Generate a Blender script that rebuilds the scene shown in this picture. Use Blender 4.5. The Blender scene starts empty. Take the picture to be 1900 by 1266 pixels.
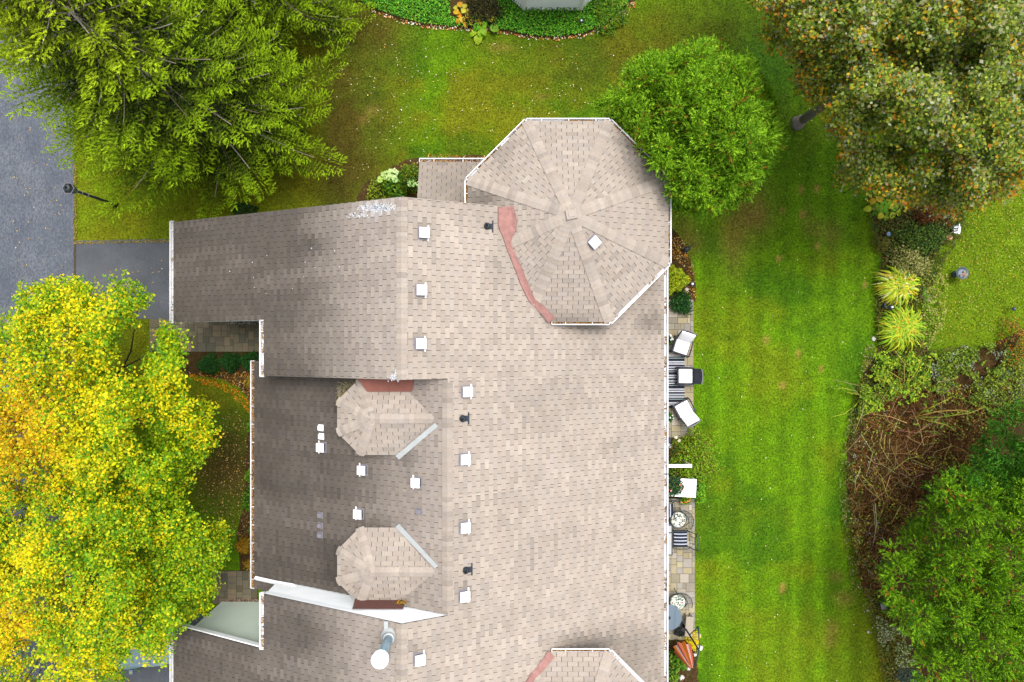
import bpy, bmesh, math, random
import numpy as np
from mathutils import Vector, Matrix
rng = np.random.default_rng(7)
random.seed(7)
scene = bpy.context.scene
COL = scene.collection
HC, FP = 26.5, 1267.0          # flying height of the camera (m) and focal length in 1900-wide pixels

# ---------------------------------------------------------------- camera, light, exposure
cam_d = bpy.data.cameras.new('camera'); cam = bpy.data.objects.new('camera', cam_d); COL.objects.link(cam)
cam.location = (0, 0, HC); cam.rotation_euler = (0, 0, 0)
cam_d.lens = 24.0; cam_d.sensor_width = 36.0; cam_d.clip_start = 0.5; cam_d.clip_end = 2000
scene.camera = cam
SUN_EL, SUN_AZ = math.radians(72), math.radians(35)     # azimuth measured from +Y clockwise
world = bpy.data.worlds.new('World'); scene.world = world; world.use_nodes = True
wn = world.node_tree; wn.nodes.clear()
sky = wn.nodes.new('ShaderNodeTexSky'); sky.sky_type = 'NISHITA'; sky.sun_disc = False
sky.sun_elevation = SUN_EL; sky.sun_rotation = SUN_AZ
sky.air_density = 1.0; sky.dust_density = 3.0; sky.ozone_density = 1.0
hs = wn.nodes.new('ShaderNodeHueSaturation'); hs.inputs['Saturation'].default_value = 0.28
bg = wn.nodes.new('ShaderNodeBackground'); bg.inputs['Strength'].default_value = 0.15
wo = wn.nodes.new('ShaderNodeOutputWorld')
wn.links.new(sky.outputs[0], hs.inputs['Color']); wn.links.new(hs.outputs[0], bg.inputs[0]); wn.links.new(bg.outputs[0], wo.inputs[0])
sd = bpy.data.lights.new('sun', 'SUN'); sun = bpy.data.objects.new('sun', sd); COL.objects.link(sun)
sd.energy = 1.7; sd.angle = math.radians(28); sd.color = (1.0, 0.965, 0.91)
dvec = Vector((math.sin(SUN_AZ) * math.cos(SUN_EL), math.cos(SUN_AZ) * math.cos(SUN_EL), math.sin(SUN_EL)))
sun.rotation_euler = dvec.to_track_quat('Z', 'Y').to_euler()
sun.location = (0, 0, 60)
vs = scene.view_settings; vs.view_transform = 'Standard'; vs.look = 'None'; vs.gamma = 1; vs.use_curve_mapping = False
vs.exposure = 1.12
scene.display_settings.display_device = 'sRGB'

# ---------------------------------------------------------------- helpers
def L(*rgb, k=0.5):
    """seen sRGB colour (0-255) -> linear base colour"""
    out = []
    for c in rgb:
        c /= 255.0
        out.append((c / 12.92 if c <= 0.04045 else ((c + 0.055) / 1.055) ** 2.4) * k)
    return tuple(out)
def P(px, py, z=0.0):
    h = HC - z
    return ((px - 950) / FP * h, -(py - 633) / FP * h, z)
def px_of(x, y, z):
    h = HC - z
    return (950 + x / h * FP, 633 - y / h * FP)
def onplane(px, py, a, b, c):
    """pixel ray against z = a + b*x + c*y"""
    dx, dy = (px - 950) / FP, -(py - 633) / FP
    h = (HC - a) / (1 + b * dx + c * dy)
    return (dx * h, dy * h, HC - h)

def vnoise(x, y, scale, seed=0):
    """smooth value noise 0..1, numpy"""
    r = np.random.default_rng(1000 + seed)
    T = r.random((256, 256))
    u = np.asarray(x, float) / scale + 1000.3; v = np.asarray(y, float) / scale + 1000.7
    iu = np.floor(u).astype(int); iv = np.floor(v).astype(int)
    fu = u - iu; fv = v - iv
    fu = fu * fu * (3 - 2 * fu); fv = fv * fv * (3 - 2 * fv)
    a = T[iu % 256, iv % 256]; b = T[(iu + 1) % 256, iv % 256]; c = T[iu % 256, (iv + 1) % 256]; d = T[(iu + 1) % 256, (iv + 1) % 256]
    return (a * (1 - fu) + b * fu) * (1 - fv) + (c * (1 - fu) + d * fu) * fv
def fbm(x, y, scale, seed=0, octv=4):
    s = 0; w = 0; a = 1.0
    for i in range(octv):
        s = s + a * vnoise(x, y, scale / 2 ** i, seed * 17 + i); w += a; a *= 0.55
    return s / w
def sstep(a, b, x):
    t = np.clip((np.asarray(x, float) - a) / (b - a), 0, 1); return t * t * (3 - 2 * t)
def inpoly(px, py, poly):
    px = np.asarray(px, float); py = np.asarray(py, float)
    ins = np.zeros(px.shape, bool); n = len(poly); j = n - 1
    for i in range(n):
        xi, yi = poly[i]; xj, yj = poly[j]
        c = ((yi > py) != (yj > py)) & (px < (xj - xi) * (py - yi) / (yj - yi + 1e-12) + xi)
        ins ^= c; j = i
    return ins
def polydist(px, py, poly, closed=True):
    px = np.asarray(px, float); py = np.asarray(py, float); d = np.full(px.shape, 1e9)
    n = len(poly)
    for i in range(n if closed else n - 1):
        ax, ay = poly[i]; bx, by = poly[(i + 1) % n]
        vx, vy = bx - ax, by - ay
        t = np.clip(((px - ax) * vx + (py - ay) * vy) / (vx * vx + vy * vy + 1e-9), 0, 1)
        d = np.minimum(d, np.hypot(px - ax - t * vx, py - ay - t * vy))
    return d

# ---- materials
def mat(name, color=(0.5, 0.5, 0.5), rough=0.8, metal=0.0, noise=0.0, nscale=8.0, bump=0.0, bscale=60.0, attr=None,
        objcol=False, transl=0.0, spec=0.3, fine=0.0, fscale=200.0, stretch=(1, 1, 1), alpha=1.0, color2=None):
    m = bpy.data.materials.new(name); m.use_nodes = True; nt = m.node_tree; nt.nodes.clear()
    N = nt.nodes.new; K = nt.links.new
    out = N('ShaderNodeOutputMaterial'); bs = N('ShaderNodeBsdfPrincipled')
    bs.inputs['Roughness'].default_value = rough; bs.inputs['Metallic'].default_value = metal
    bs.inputs['Specular IOR Level'].default_value = spec
    tc = N('ShaderNodeTexCoord'); mp = N('ShaderNodeMapping'); mp.inputs['Scale'].default_value = stretch
    geo = N('ShaderNodeNewGeometry'); K(geo.outputs['Position'], mp.inputs[0])
    if attr:
        a = N('ShaderNodeAttribute'); a.attribute_name = attr; a.attribute_type = 'GEOMETRY'; src = a.outputs['Color']
    elif objcol:
        a = N('ShaderNodeObjectInfo'); src = a.outputs['Color']
    else:
        a = N('ShaderNodeRGB'); a.outputs[0].default_value = (*color, 1); src = a.outputs[0]
    def modulate(src, amt, scale, detail):
        if amt <= 0: return src
        n = N('ShaderNodeTexNoise'); n.inputs['Scale'].default_value = scale; n.inputs['Detail'].default_value = detail
        K(mp.outputs[0], n.inputs['Vector'])
        r = N('ShaderNodeMapRange'); r.inputs['From Min'].default_value = 0.25; r.inputs['From Max'].default_value = 0.75
        r.inputs['To Min'].default_value = 1 - amt; r.inputs['To Max'].default_value = 1 + amt
        K(n.outputs['Fac'], r.inputs['Value'])
        v = N('ShaderNodeVectorMath'); v.operation = 'SCALE'; K(src, v.inputs[0]); K(r.outputs[0], v.inputs['Scale'])
        return v.outputs[0]
    src = modulate(src, noise, nscale, 5); src = modulate(src, fine, fscale, 3)
    if color2:
        n = N('ShaderNodeTexNoise'); n.inputs['Scale'].default_value = nscale * 0.6; n.inputs['Detail'].default_value = 4
        K(mp.outputs[0], n.inputs['Vector'])
        mx = N('ShaderNodeMix'); mx.data_type = 'RGBA'; K(n.outputs['Fac'], mx.inputs[0]); K(src, mx.inputs[6]); mx.inputs[7].default_value = (*color2, 1)
        src = mx.outputs[2]
    K(src, bs.inputs['Base Color'])
    if bump > 0:
        n = N('ShaderNodeTexNoise'); n.inputs['Scale'].default_value = bscale; n.inputs['Detail'].default_value = 4
        K(mp.outputs[0], n.inputs['Vector'])
        b = N('ShaderNodeBump'); b.inputs['Strength'].default_value = bump; b.inputs['Distance'].default_value = 0.02
        K(n.outputs['Fac'], b.inputs['Height']); K(b.outputs[0], bs.inputs['Normal'])
    sh = bs.outputs[0]
    if transl > 0:
        t = N('ShaderNodeBsdfTranslucent'); K(src, t.inputs[0]); ms = N('ShaderNodeMixShader'); ms.inputs[0].default_value = transl
        K(sh, ms.inputs[1]); K(t.outputs[0], ms.inputs[2]); sh = ms.outputs[0]
    if alpha < 1: bs.inputs['Alpha'].default_value = alpha
    K(sh, out.inputs[0]); return m
M = {}
M['white'] = mat('white_paint', L(240, 243, 246, k=0.93), 0.55, noise=0.05, nscale=1.5, fine=0.04, fscale=40)
M['gutter'] = mat('gutter_enamel', L(226, 226, 228, k=0.74), 0.5, noise=0.14, nscale=2.5, fine=0.16, fscale=26)
M['siding'] = mat('pale_siding', L(226, 238, 226, k=0.9), 0.6, noise=0.05, nscale=1.5)
M['wall'] = mat('wall_siding', L(215, 215, 205, k=0.6), 0.7, noise=0.04)
M['shingle_a'] = mat('shingle_attribute', attr='col', rough=0.95, spec=0.1, noise=0.07, nscale=14, fine=0.16, fscale=330, bump=0.25, bscale=300)
M['shingle_o'] = mat('shingle_piece', objcol=True, rough=0.95, spec=0.1, noise=0.07, nscale=14, fine=0.16, fscale=330, bump=0.25, bscale=300)
M['deck'] = mat('roof_underlay', L(92, 80, 74), 0.95, spec=0.1, noise=0.15, nscale=6)
M['pink'] = mat('pink_flashing', L(182, 134, 126, k=0.52), 0.8, noise=0.22, nscale=6, fine=0.12, fscale=40)
M['red'] = mat('red_brown_flashing', L(150, 92, 78, k=0.52), 0.7, noise=0.12, nscale=5, fine=0.05)
M['brown'] = mat('brown_fascia', L(100, 66, 60, k=0.6), 0.7, noise=0.1, nscale=5)
M['galv'] = mat('galvanised_metal', L(196, 200, 200, k=0.62), 0.6, metal=0.2, noise=0.08, nscale=4)
M['pipe'] = mat('vent_pipe_metal', L(170, 200, 220, k=0.75), 0.35, metal=0.6, noise=0.08, nscale=4)
M['capw'] = mat('vent_cap_white', L(240, 236, 238, k=0.85), 0.5, noise=0.05, nscale=9)
M['capg'] = mat('vent_cap_grey', L(156, 152, 162), 0.7, noise=0.1, nscale=9)
M['black'] = mat('black_rubber', L(52, 62, 74), 0.5)
M['dark'] = mat('dark_metal', L(40, 48, 54), 0.4, spec=0.5)
M['teal'] = mat('dark_green_iron', L(50, 72, 76), 0.45, spec=0.5)
M['paver'] = mat('paver_stone', objcol=True, rough=0.9, noise=0.08, nscale=9, fine=0.14, fscale=120, bump=0.2, bscale=90)
M['joint'] = mat('paver_joint_sand', L(88, 80, 62), 0.95, noise=0.2, nscale=9)
M['asphalt_road'] = mat('asphalt_road', L(136, 140, 148, k=0.44), 0.9, noise=0.22, nscale=1.6, fine=0.6, fscale=19, bump=0.6, bscale=30, stretch=(1, 0.6, 1), color2=L(86, 96, 112, k=0.44))
M['asphalt_drive'] = mat('asphalt_driveway', L(88, 94, 104, k=0.44), 0.9, noise=0.38, nscale=1.1, fine=0.45, fscale=19, bump=0.5, bscale=40, color2=L(128, 130, 134, k=0.42))
M['lawn'] = mat('lawn', attr='col', rough=0.95, spec=0.1, noise=0.16, nscale=2.5, fine=0.6, fscale=14, bump=0.6, bscale=22)
M['leaf'] = mat('leaf_colours', attr='col', rough=0.6, spec=0.25, transl=0.35)
M['needle'] = mat('needle_colours', attr='col', rough=0.7, spec=0.2, transl=0.15)
M['grass'] = mat('grass_blades', attr='col', rough=0.8, spec=0.15, transl=0.2)
M['litter'] = mat('dry_leaf_colours', attr='col', rough=0.85, spec=0.1)
M['mulch'] = mat('bark_mulch', L(104, 80, 46), 0.95, spec=0.1, noise=0.4, nscale=5, fine=0.6, fscale=26, bump=0.8, bscale=30, color2=L(62, 52, 28))
M['bark'] = mat('grey_bark', L(150, 140, 128), 0.9, noise=0.25, nscale=8, bump=0.5, bscale=20)
M['barkd'] = mat('dark_bark', L(70, 60, 50), 0.9, noise=0.25, nscale=8, bump=0.5, bscale=20)
M['twig'] = mat('twig_colours', attr='col', rough=0.9, spec=0.1)
M['cushion'] = mat('white_cushion', L(246, 244, 246, k=0.8), 0.9, noise=0.03, nscale=6)
M['wicker'] = mat('dark_wicker', L(76, 78, 92), 0.7, fine=0.3, fscale=60)
M['glass'] = mat('smoked_glass', L(120, 140, 156, k=0.5), 0.08, spec=0.8)
M['terracotta'] = mat('terracotta', L(196, 96, 54), 0.8, noise=0.1)
M['stone'] = mat('pale_stone', L(222, 218, 214, k=0.6), 0.8, noise=0.12, nscale=12)
M['wood'] = mat('weathered_wood', L(196, 184, 164), 0.8, noise=0.12, nscale=20)
M['attrplain'] = mat('painted_colours', attr='col', rough=0.75, spec=0.2)
M['carpaint'] = mat('silver_blue_car_paint', L(150, 168, 190, k=0.6), 0.3, metal=0.3, spec=0.6)
M['carglass'] = mat('car_window_glass', L(150, 185, 205, k=0.5), 0.1, spec=0.9)
M['tyre'] = mat('tyre_rubber', L(36, 36, 38), 0.9)
M['bluelight'] = mat('blue_glass_ball', L(120, 150, 200, k=0.5), 0.15, spec=0.8)

# ---- object creation
def link(o, parent=None):
    COL.objects.link(o)
    if parent is not None: o.parent = parent
    return o
def tag(o, label=None, cat=None, group=None, kind=None):
    if label: o['label'] = label
    if cat: o['category'] = cat
    if group: o['group'] = group
    if kind: o['kind'] = kind
    return o
def thing(name, label, cat, loc=(0, 0, 0), rotz=0.0, group=None):
    o = bpy.data.objects.new(name, None); o.empty_display_size = 0.2
    link(o); o.location = loc; o.rotation_euler = (0, 0, rotz); return tag(o, label, cat, group)
def np_mesh(name, V, F, cols=None, smooth=False):
    """V (n,3), F (m,k) same-size faces; cols per vertex (n,3)"""
    me = bpy.data.meshes.new(name); V = np.ascontiguousarray(V, np.float32); F = np.ascontiguousarray(F, np.int32)
    m, k = F.shape
    me.vertices.add(len(V)); me.vertices.foreach_set('co', V.ravel())
    me.loops.add(m * k); me.loops.foreach_set('vertex_index', F.ravel())
    me.polygons.add(m); me.polygons.foreach_set('loop_start', np.arange(0, m * k, k, dtype=np.int32))
    me.polygons.foreach_set('loop_total', np.full(m, k, np.int32))
    me.update(calc_edges=True)
    if cols is not None:
        a = me.color_attributes.new('col', 'FLOAT_COLOR', 'POINT')
        c = np.ones((len(V), 4), np.float32); c[:, :3] = cols; a.data.foreach_set('color', c.ravel())
    if smooth: me.polygons.foreach_set('use_smooth', np.ones(m, bool))
    return me
def np_obj(name, V, F, material, cols=None, parent=None, smooth=False, off=None):
    V = np.asarray(V, float)
    if off is not None: V = V - np.asarray(off)
    me = np_mesh(name, V, F, cols, smooth); me.materials.append(material)
    return link(bpy.data.objects.new(name, me), parent)

class MB:
    def __init__(s): s.V = []; s.F = []; s.C = []; s.cur = (0.5, 0.5, 0.5); s.usec = False
    def col(s, c): s.cur = c; s.usec = True; return s
    def add(s, vs, fs):
        b = len(s.V); s.V += [tuple(v) for v in vs]; s.C += [s.cur] * len(vs); s.F += [tuple(i + b for i in f) for f in fs]; return s
    def box(s, c, size, rz=0.0, top=1.0, R=None):
        x, y, z = [a / 2 for a in size]; R = R or Matrix.Rotation(rz, 3, 'Z'); vs = []
        for k, (sx, sy, sz) in enumerate([(-1, -1, -1), (1, -1, -1), (1, 1, -1), (-1, 1, -1), (-1, -1, 1), (1, -1, 1), (1, 1, 1), (-1, 1, 1)]):
            t = top if sz > 0 else 1.0
            vs.append(Vector(c) + R @ Vector((sx * x * t, sy * y * t, sz * z)))
        return s.add(vs, [(0, 3, 2, 1), (4, 5, 6, 7), (0, 1, 5, 4), (1, 2, 6, 5), (2, 3, 7, 6), (3, 0, 4, 7)])
    def tube(s, pts, r, n=8, r2=None, cap=True):
        pts = [Vector(p) for p in pts]; m = len(pts); vs = []
        for i, p in enumerate(pts):
            d = (pts[min(i + 1, m - 1)] - pts[max(i - 1, 0)]).normalized()
            a = d.cross(Vector((0, 0, 1)));
            if a.length < 1e-3: a = d.cross(Vector((1, 0, 0)))
            a.normalize(); b = d.cross(a)
            rr = r if r2 is None else r + (r2 - r) * i / max(1, m - 1)
            for k in range(n):
                t = 2 * math.pi * k / n; vs.append(p + a * math.cos(t) * rr + b * math.sin(t) * rr)
        fs = [(i * n + k, i * n + (k + 1) % n, (i + 1) * n + (k + 1) % n, (i + 1) * n + k) for i in range(m - 1) for k in range(n)]
        if cap: fs += [tuple(range(n))[::-1], tuple((m - 1) * n + k for k in range(n))]
        return s.add(vs, fs)
    def lathe(s, c, prof, n=20, sx=1.0, sy=1.0, wob=0.0, rot=0.0):
        vs = []; m = len(prof)
        for r, z in prof:
            for k in range(n):
                t = 2 * math.pi * k / n + rot; w = 1 + wob * math.sin(3 * t + 1) + wob * math.sin(5 * t)
                vs.append((c[0] + r * w * sx * math.cos(t), c[1] + r * w * sy * math.sin(t), c[2] + z))
        fs = [(i * n + k, i * n + (k + 1) % n, (i + 1) * n + (k + 1) % n, (i + 1) * n + k) for i in range(m - 1) for k in range(n)]
        fs += [tuple(range(n))[::-1], tuple((m - 1) * n + k for k in range(n))]
        return s.add(vs, fs)
    def prism(s, poly, z0, z1):
        n = len(poly)
        z0f = z0 if callable(z0) else (lambda x, y: z0); z1f = z1 if callable(z1) else (lambda x, y: z1)
        vs = [(x, y, z0f(x, y)) for x, y in poly] + [(x, y, z1f(x, y)) for x, y in poly]
        fs = [tuple(range(n))[::-1], tuple(range(n, 2 * n))] + [(i, (i + 1) % n, n + (i + 1) % n, n + i) for i in range(n)]
        return s.add(vs, fs)
    def mesh(s, name, material, smooth=False, bevel=0.0, off=None):
        me = bpy.data.meshes.new(name)
        V = s.V if off is None else [(v[0] - off[0], v[1] - off[1], v[2] - off[2]) for v in s.V]
        me.from_pydata(V, [], s.F); me.update()
        if s.usec:
            a = me.color_attributes.new('col', 'FLOAT_COLOR', 'POINT')
            c = np.ones((len(V), 4), np.float32); c[:, :3] = np.array(s.C); a.data.foreach_set('color', c.ravel())
        bm = bmesh.new(); bm.from_mesh(me); bmesh.ops.recalc_face_normals(bm, faces=bm.faces)
        if bevel > 0:
            bmesh.ops.bevel(bm, geom=list(bm.edges), offset=bevel, segments=2, affect='EDGES', profile=0.6)
        bm.to_mesh(me); bm.free()
        if smooth: me.polygons.foreach_set('use_smooth', np.ones(len(me.polygons), bool))
        me.materials.append(material); return me
    def build(s, name, material, parent=None, **k):
        return link(bpy.data.objects.new(name, s.mesh(name, material, **k)), parent)

def pick_cols(n, pal, w=None, var=0.12, k=0.5):
    pal = np.array([L(*c, k=k) for c in pal]); w = np.array(w or [1] * len(pal), float); w /= w.sum()
    i = rng.choice(len(pal), n, p=w); c = pal[i] * (1 + rng.normal(0, var, (n, 1))); return np.clip(c, 0.002, 0.9)
def quads_from(c, a, b):
    """leaf quads: centres c, half axes a (long), b (wide): diamond-ish leaf with 4 verts"""
    n = len(c); V = np.empty((n, 4, 3)); V[:, 0] = c - a; V[:, 1] = c + b + a * 0.1; V[:, 2] = c + a; V[:, 3] = c - b + a * 0.1
    return V.reshape(-1, 3), np.arange(4 * n).reshape(n, 4)
def rand_dirs(n, up=0.6):
    v = rng.normal(size=(n, 3)); v[:, 2] = np.abs(v[:, 2]) + up; return v / np.linalg.norm(v, axis=1)[:, None]
def leaf_frames(nrm):
    t = rng.normal(size=nrm.shape); a = np.cross(nrm, t); a /= np.linalg.norm(a, axis=1)[:, None] + 1e-9
    b = np.cross(nrm, a); return a, b
def leaves(name, c, size, cols, material, parent=None, up=0.7, aspect=0.62, off=None, nrm=None):
    n = len(c); nrm = rand_dirs(n, up) if nrm is None else nrm; a, b = leaf_frames(nrm)
    s = (size * (0.65 + 0.7 * rng.random(n)))[:, None] if np.isscalar(size) else size[:, None]
    V, F = quads_from(c, a * s * 0.5, b * s * 0.5 * aspect)
    return np_obj(name, V, F, material, np.repeat(cols, 4, 0), parent, off=off)
# ---------------------------------------------------------------- ground, road, paths
def GX(px): return (px - 950) / FP * HC
def GY(py): return -(py - 633) / FP * HC
TOPBED = [(640, -60), (640, -5), (668, 8), (695, 20), (745, 40), (790, 50), (850, 54), (900, 52), (930, 60), (980, 70), (1035, 72), (1085, 66), (1125, 48), (1160, 22), (1180, 0), (1200, -60)]
MULCHL = [(365, 652), (490, 652), (490, 780), (470, 752), (445, 720), (410, 704), (365, 698), (300, 690), (300, 655)]
MULCHL2 = [(446, 1062), (440, 990), (452, 940), (456, 860), (460, 780), (490, 780), (490, 1062)]
NBED = [(655, 380), (672, 345), (700, 325), (745, 300), (775, 292), (800, 305), (850, 292), (880, 288), (910, 292), (930, 330), (900, 400), (655, 400)]
NBED2 = [(400, 395), (450, 372), (520, 368), (600, 362), (655, 352), (655, 400)]
EBED = [(1228, 405), (1262, 440), (1278, 475), (1290, 520), (1290, 560), (1228, 575)]
RBED = [(1612, 365), (1622, 420), (1638, 480), (1626, 540), (1630, 600), (1628, 650), (1600, 700), (1588, 760), (1572, 820), (1570, 900), (1580, 980), (1590, 1040), (1602, 1100), (1632, 1150), (1640, 1200), (1650, 1290), (2050, 1290), (2050, 600), (1900, 610), (1860, 630), (1800, 655), (1730, 662), (1708, 620), (1700, 560), (1722, 515), (1730, 475), (1750, 452), (1780, 430), (1775, 380), (1700, 360)]
EBED2 = [(1228, 812), (1290, 812), (1296, 850), (1296, 925), (1228, 925)]
EBED3 = [(1228, 1187), (1292, 1187), (1296, 1290), (1228, 1290)]
BEDS = [TOPBED, MULCHL, MULCHL2, NBED, EBED, RBED, EBED2, EBED3]

def lawn_color(x, y):
    """linear colours (n,3) for ground positions in metres"""
    px = 950 + x / HC * FP; py = 633 - y / HC * FP
    n1 = fbm(x, y, 2.6, 1); n2 = fbm(x, y, 0.9, 2); n3 = fbm(x, y, 6.0, 3, 3); n4 = fbm(x, y, 0.25, 5, 2)
    G = np.array(L(96, 136, 10, k=.62)); D = np.array(L(58, 104, 12, k=.58)); Y = np.array(L(128, 124, 22, k=.56)); B = np.array(L(150, 126, 60, k=.52)); DB = np.array(L(92, 84, 26, k=.5))
    LG = np.array(L(112, 156, 16, k=.62))
    k = lambda t: t[..., None]
    c = G * np.ones(x.shape + (1,))
    # mowing stripes on the right lawn run along Y
    sx = (px + 6 * (vnoise(x, y, 3.0, 9) - 0.5))
    st = 0.5 + 0.5 * np.sin(sx / 46 * 2 * np.pi + 1.0) * (0.5 + vnoise(px, py * 0, 60, 12))
    right = sstep(1230, 1290, px)
    c = c * k(1 - right * 0.45 * (1 - st) * 0.28) + (LG - c) * k(right * 0.5 * st * n1)
    fine = vnoise(px, py * 0.06, 7, 33)
    c = c * k(1 - right * 0.10 * (fine - 0.5) * 2)
    # top lawn: faint curved stripes
    top = (1 - right) * sstep(620, 700, px)
    st2 = 0.5 + 0.5 * np.sin((py + 0.00022 * (px - 900) ** 2) / 52 * 2 * np.pi)
    c = c * k(1 - top * (1 - st2) * 0.13)
    def mixin(c, col, f): f = np.clip(f, 0, 1); return c * k(1 - f) + col * k(f)
    dry = sstep(0.50, 0.72, n1 * 0.6 + n3 * 0.25 + n2 * 0.25)
    c = mixin(c, Y, dry * (0.75 - 0.35 * right))
    c = mixin(c, D, sstep(0.55, 0.75, fbm(x, y, 1.7, 21)) * 0.6)
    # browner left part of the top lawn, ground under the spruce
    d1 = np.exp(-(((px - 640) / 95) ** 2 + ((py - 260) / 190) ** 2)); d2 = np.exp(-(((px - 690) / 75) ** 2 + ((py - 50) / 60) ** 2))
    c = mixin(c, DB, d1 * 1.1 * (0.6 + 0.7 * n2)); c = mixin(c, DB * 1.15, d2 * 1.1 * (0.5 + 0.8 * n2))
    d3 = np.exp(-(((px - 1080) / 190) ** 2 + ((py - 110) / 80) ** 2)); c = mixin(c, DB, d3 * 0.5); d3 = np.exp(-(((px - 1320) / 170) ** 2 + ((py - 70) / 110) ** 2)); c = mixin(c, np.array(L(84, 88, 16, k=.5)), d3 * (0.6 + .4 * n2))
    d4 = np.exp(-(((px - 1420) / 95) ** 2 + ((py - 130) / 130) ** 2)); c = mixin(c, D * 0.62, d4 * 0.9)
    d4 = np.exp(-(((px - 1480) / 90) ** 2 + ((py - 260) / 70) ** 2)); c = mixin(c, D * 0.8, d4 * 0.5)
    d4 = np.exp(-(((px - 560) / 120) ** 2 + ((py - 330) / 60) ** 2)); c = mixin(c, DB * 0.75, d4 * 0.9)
    # beige worn patches
    for (qx, qy, rx, ry, w) in [(1395, 395, 38, 48, .9), (1360, 450, 30, 60, .5), (1270, 430, 25, 45, .55), (690, 205, 14, 10, .7), (675, 222, 9, 8, .8), (1005, 180, 12, 6, .7), (930, 88, 26, 8, .5), (1290, 455, 20, 25, .3),
                                (1516, 426, 20, 16, .5), (1500, 408, 16, 22, .4), (1550, 1070, 14, 10, .7), (1565, 1110, 18, 14, .6), (1545, 1165, 12, 14, .5), (1540, 1190, 10, 14, .5), (1545, 435, 20, 30, .4)]:
        w1 = np.exp(-(((px - qx) / rx) ** 2 + ((py - qy) / ry) ** 2)) * (0.35 + 1.1 * n2); c = mixin(c, B, w1 * w)
    for (qx, qy, r) in [(1445, 480, 4.5), (1516, 457, 4.5), (1481, 656, 5), (1422, 631, 4.5), (1523, 685, 4), (1452, 715, 4.5), (1516, 350, 5), (1486, 352, 5), (1489, 398, 5), (1452, 390, 4), (1451, 1092, 6), (1605, 529, 4.5), (1611, 677, 6)]:
        w1 = np.exp(-(((px - qx) / r) ** 4 + ((py - qy) / (r * 1.5)) ** 4)); c = mixin(c, B * 1.45, w1 * 0.85)
    # strip of lawn at the left by the drive: yellower
    l1 = sstep(620, 560, px) * sstep(640, 560, py); c = mixin(c, np.array(L(138, 138, 22)), l1 * 0.75 * (0.5 + 0.7 * n2))
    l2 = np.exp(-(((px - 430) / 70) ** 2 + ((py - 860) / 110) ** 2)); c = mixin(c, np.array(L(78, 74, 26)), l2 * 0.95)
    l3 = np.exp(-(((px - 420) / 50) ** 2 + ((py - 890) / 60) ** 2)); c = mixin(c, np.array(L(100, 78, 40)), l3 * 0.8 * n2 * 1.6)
    # right-hand far lawn: lighter with leaves
    r1 = sstep(1700, 1760, px) * sstep(700, 640, py); c = mixin(c, np.array(L(112, 138, 18)), r1 * 0.8)
    r2 = sstep(1585, 1640, px) * sstep(1000, 1150, py); c = mixin(c, Y, r2 * 0.5)
    n5 = vnoise(x, y, 0.09, 55); c = c * k(0.74 + 0.30 * n4 + 0.22 * n5)
    return np.clip(c, 0.002, 0.6)

def grid_ground():
    xs = np.concatenate([[-400, -150, -60, -32], np.arange(-24, 24.01, 0.13), [32, 60, 150, 400]])
    ys = np.concatenate([[-400, -150, -60, -28], np.arange(-17, 17.01, 0.13), [28, 60, 150, 400]])
    X, Y = np.meshgrid(xs, ys, indexing='ij'); n, m = X.shape
    Z = np.zeros_like(X)
    V = np.stack([X, Y, Z], -1).reshape(-1, 3); I = np.arange(n * m).reshape(n, m)
    F = np.stack([I[:-1, :-1], I[1:, :-1], I[1:, 1:], I[:-1, 1:]], -1).reshape(-1, 4)
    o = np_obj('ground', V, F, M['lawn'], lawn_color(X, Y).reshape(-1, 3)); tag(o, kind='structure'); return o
grid_ground()

def sheet(name, pts, z, material, jitter=0.0, thick=0.0, kind='structure'):
    """flat sheet from pixel outline on the ground, as a thin slab"""
    q = []
    n = len(pts)
    for i in range(n):
        a, b = pts[i], pts[(i + 1) % n]; k = max(1, int(math.hypot(a[0] - b[0], a[1] - b[1]) / 8)) if jitter else 1
        for j in range(k):
            t = j / k; q.append((a[0] + (b[0] - a[0]) * t + random.uniform(-jitter, jitter), a[1] + (b[1] - a[1]) * t + random.uniform(-jitter, jitter)))
    poly = [(GX(x), GY(y)) for x, y in q]
    b = MB(); b.prism(poly, z - max(thick, 0.02), z)
    me = bpy.data.meshes.new(name); bm = bmesh.new()
    vs = [bm.verts.new((x, y, z)) for x, y in poly]; f = bm.faces.new(vs)
    r = bmesh.ops.extrude_face_region(bm, geom=[f]); 
    for v in r['geom']:
        if isinstance(v, bmesh.types.BMVert): v.co.z -= max(thick, 0.02)
    bmesh.ops.recalc_face_normals(bm, faces=bm.faces); bmesh.ops.triangulate(bm, faces=[f for f in bm.faces if len(f.verts) > 4])
    bm.to_mesh(me); bm.free(); me.materials.append(material)
    o = link(bpy.data.objects.new(name, me)); tag(o, kind=kind); return o
# the road, with a slightly irregular edge, the two driveways
rd = [(-9000, -9000)]
redge = [(138, y) for y in range(-200, 1500, 20)]
sheet('road', [(-2200, -400), (60, -400), (138 - 14, -400)] + [(138 + random.uniform(-1.2, 1.2), y) for y in range(-200, 1500, 12)] + [(138, 1700), (-2200, 1700)], 0.03, M['asphalt_road'])
sheet('driveway', [(141, 447 + 1)] + [(x, 447 - (x - 141) * 0.018 + random.uniform(-1, 1)) for x in range(150, 420, 10)] + [(440, 445), (440, 592), (276, 592), (141, 590)], 0.024, M['asphalt_drive'])
sheet('driveway', [(141, 1145), (440, 1138), (440, 1300), (141, 1300)], 0.024, M['asphalt_drive'])
k = MB(); k.box((GX(139.5), GY(518), 0.027), (0.07, 3.0, 0.02)); tag(k.build('driveway_joint', M['joint']), kind='structure')

names = ['planting_bed'] * len(BEDS)
for i, b_ in enumerate(BEDS): sheet('planting_bed', b_, 0.02, M['mulch'], jitter=1.6)

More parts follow.
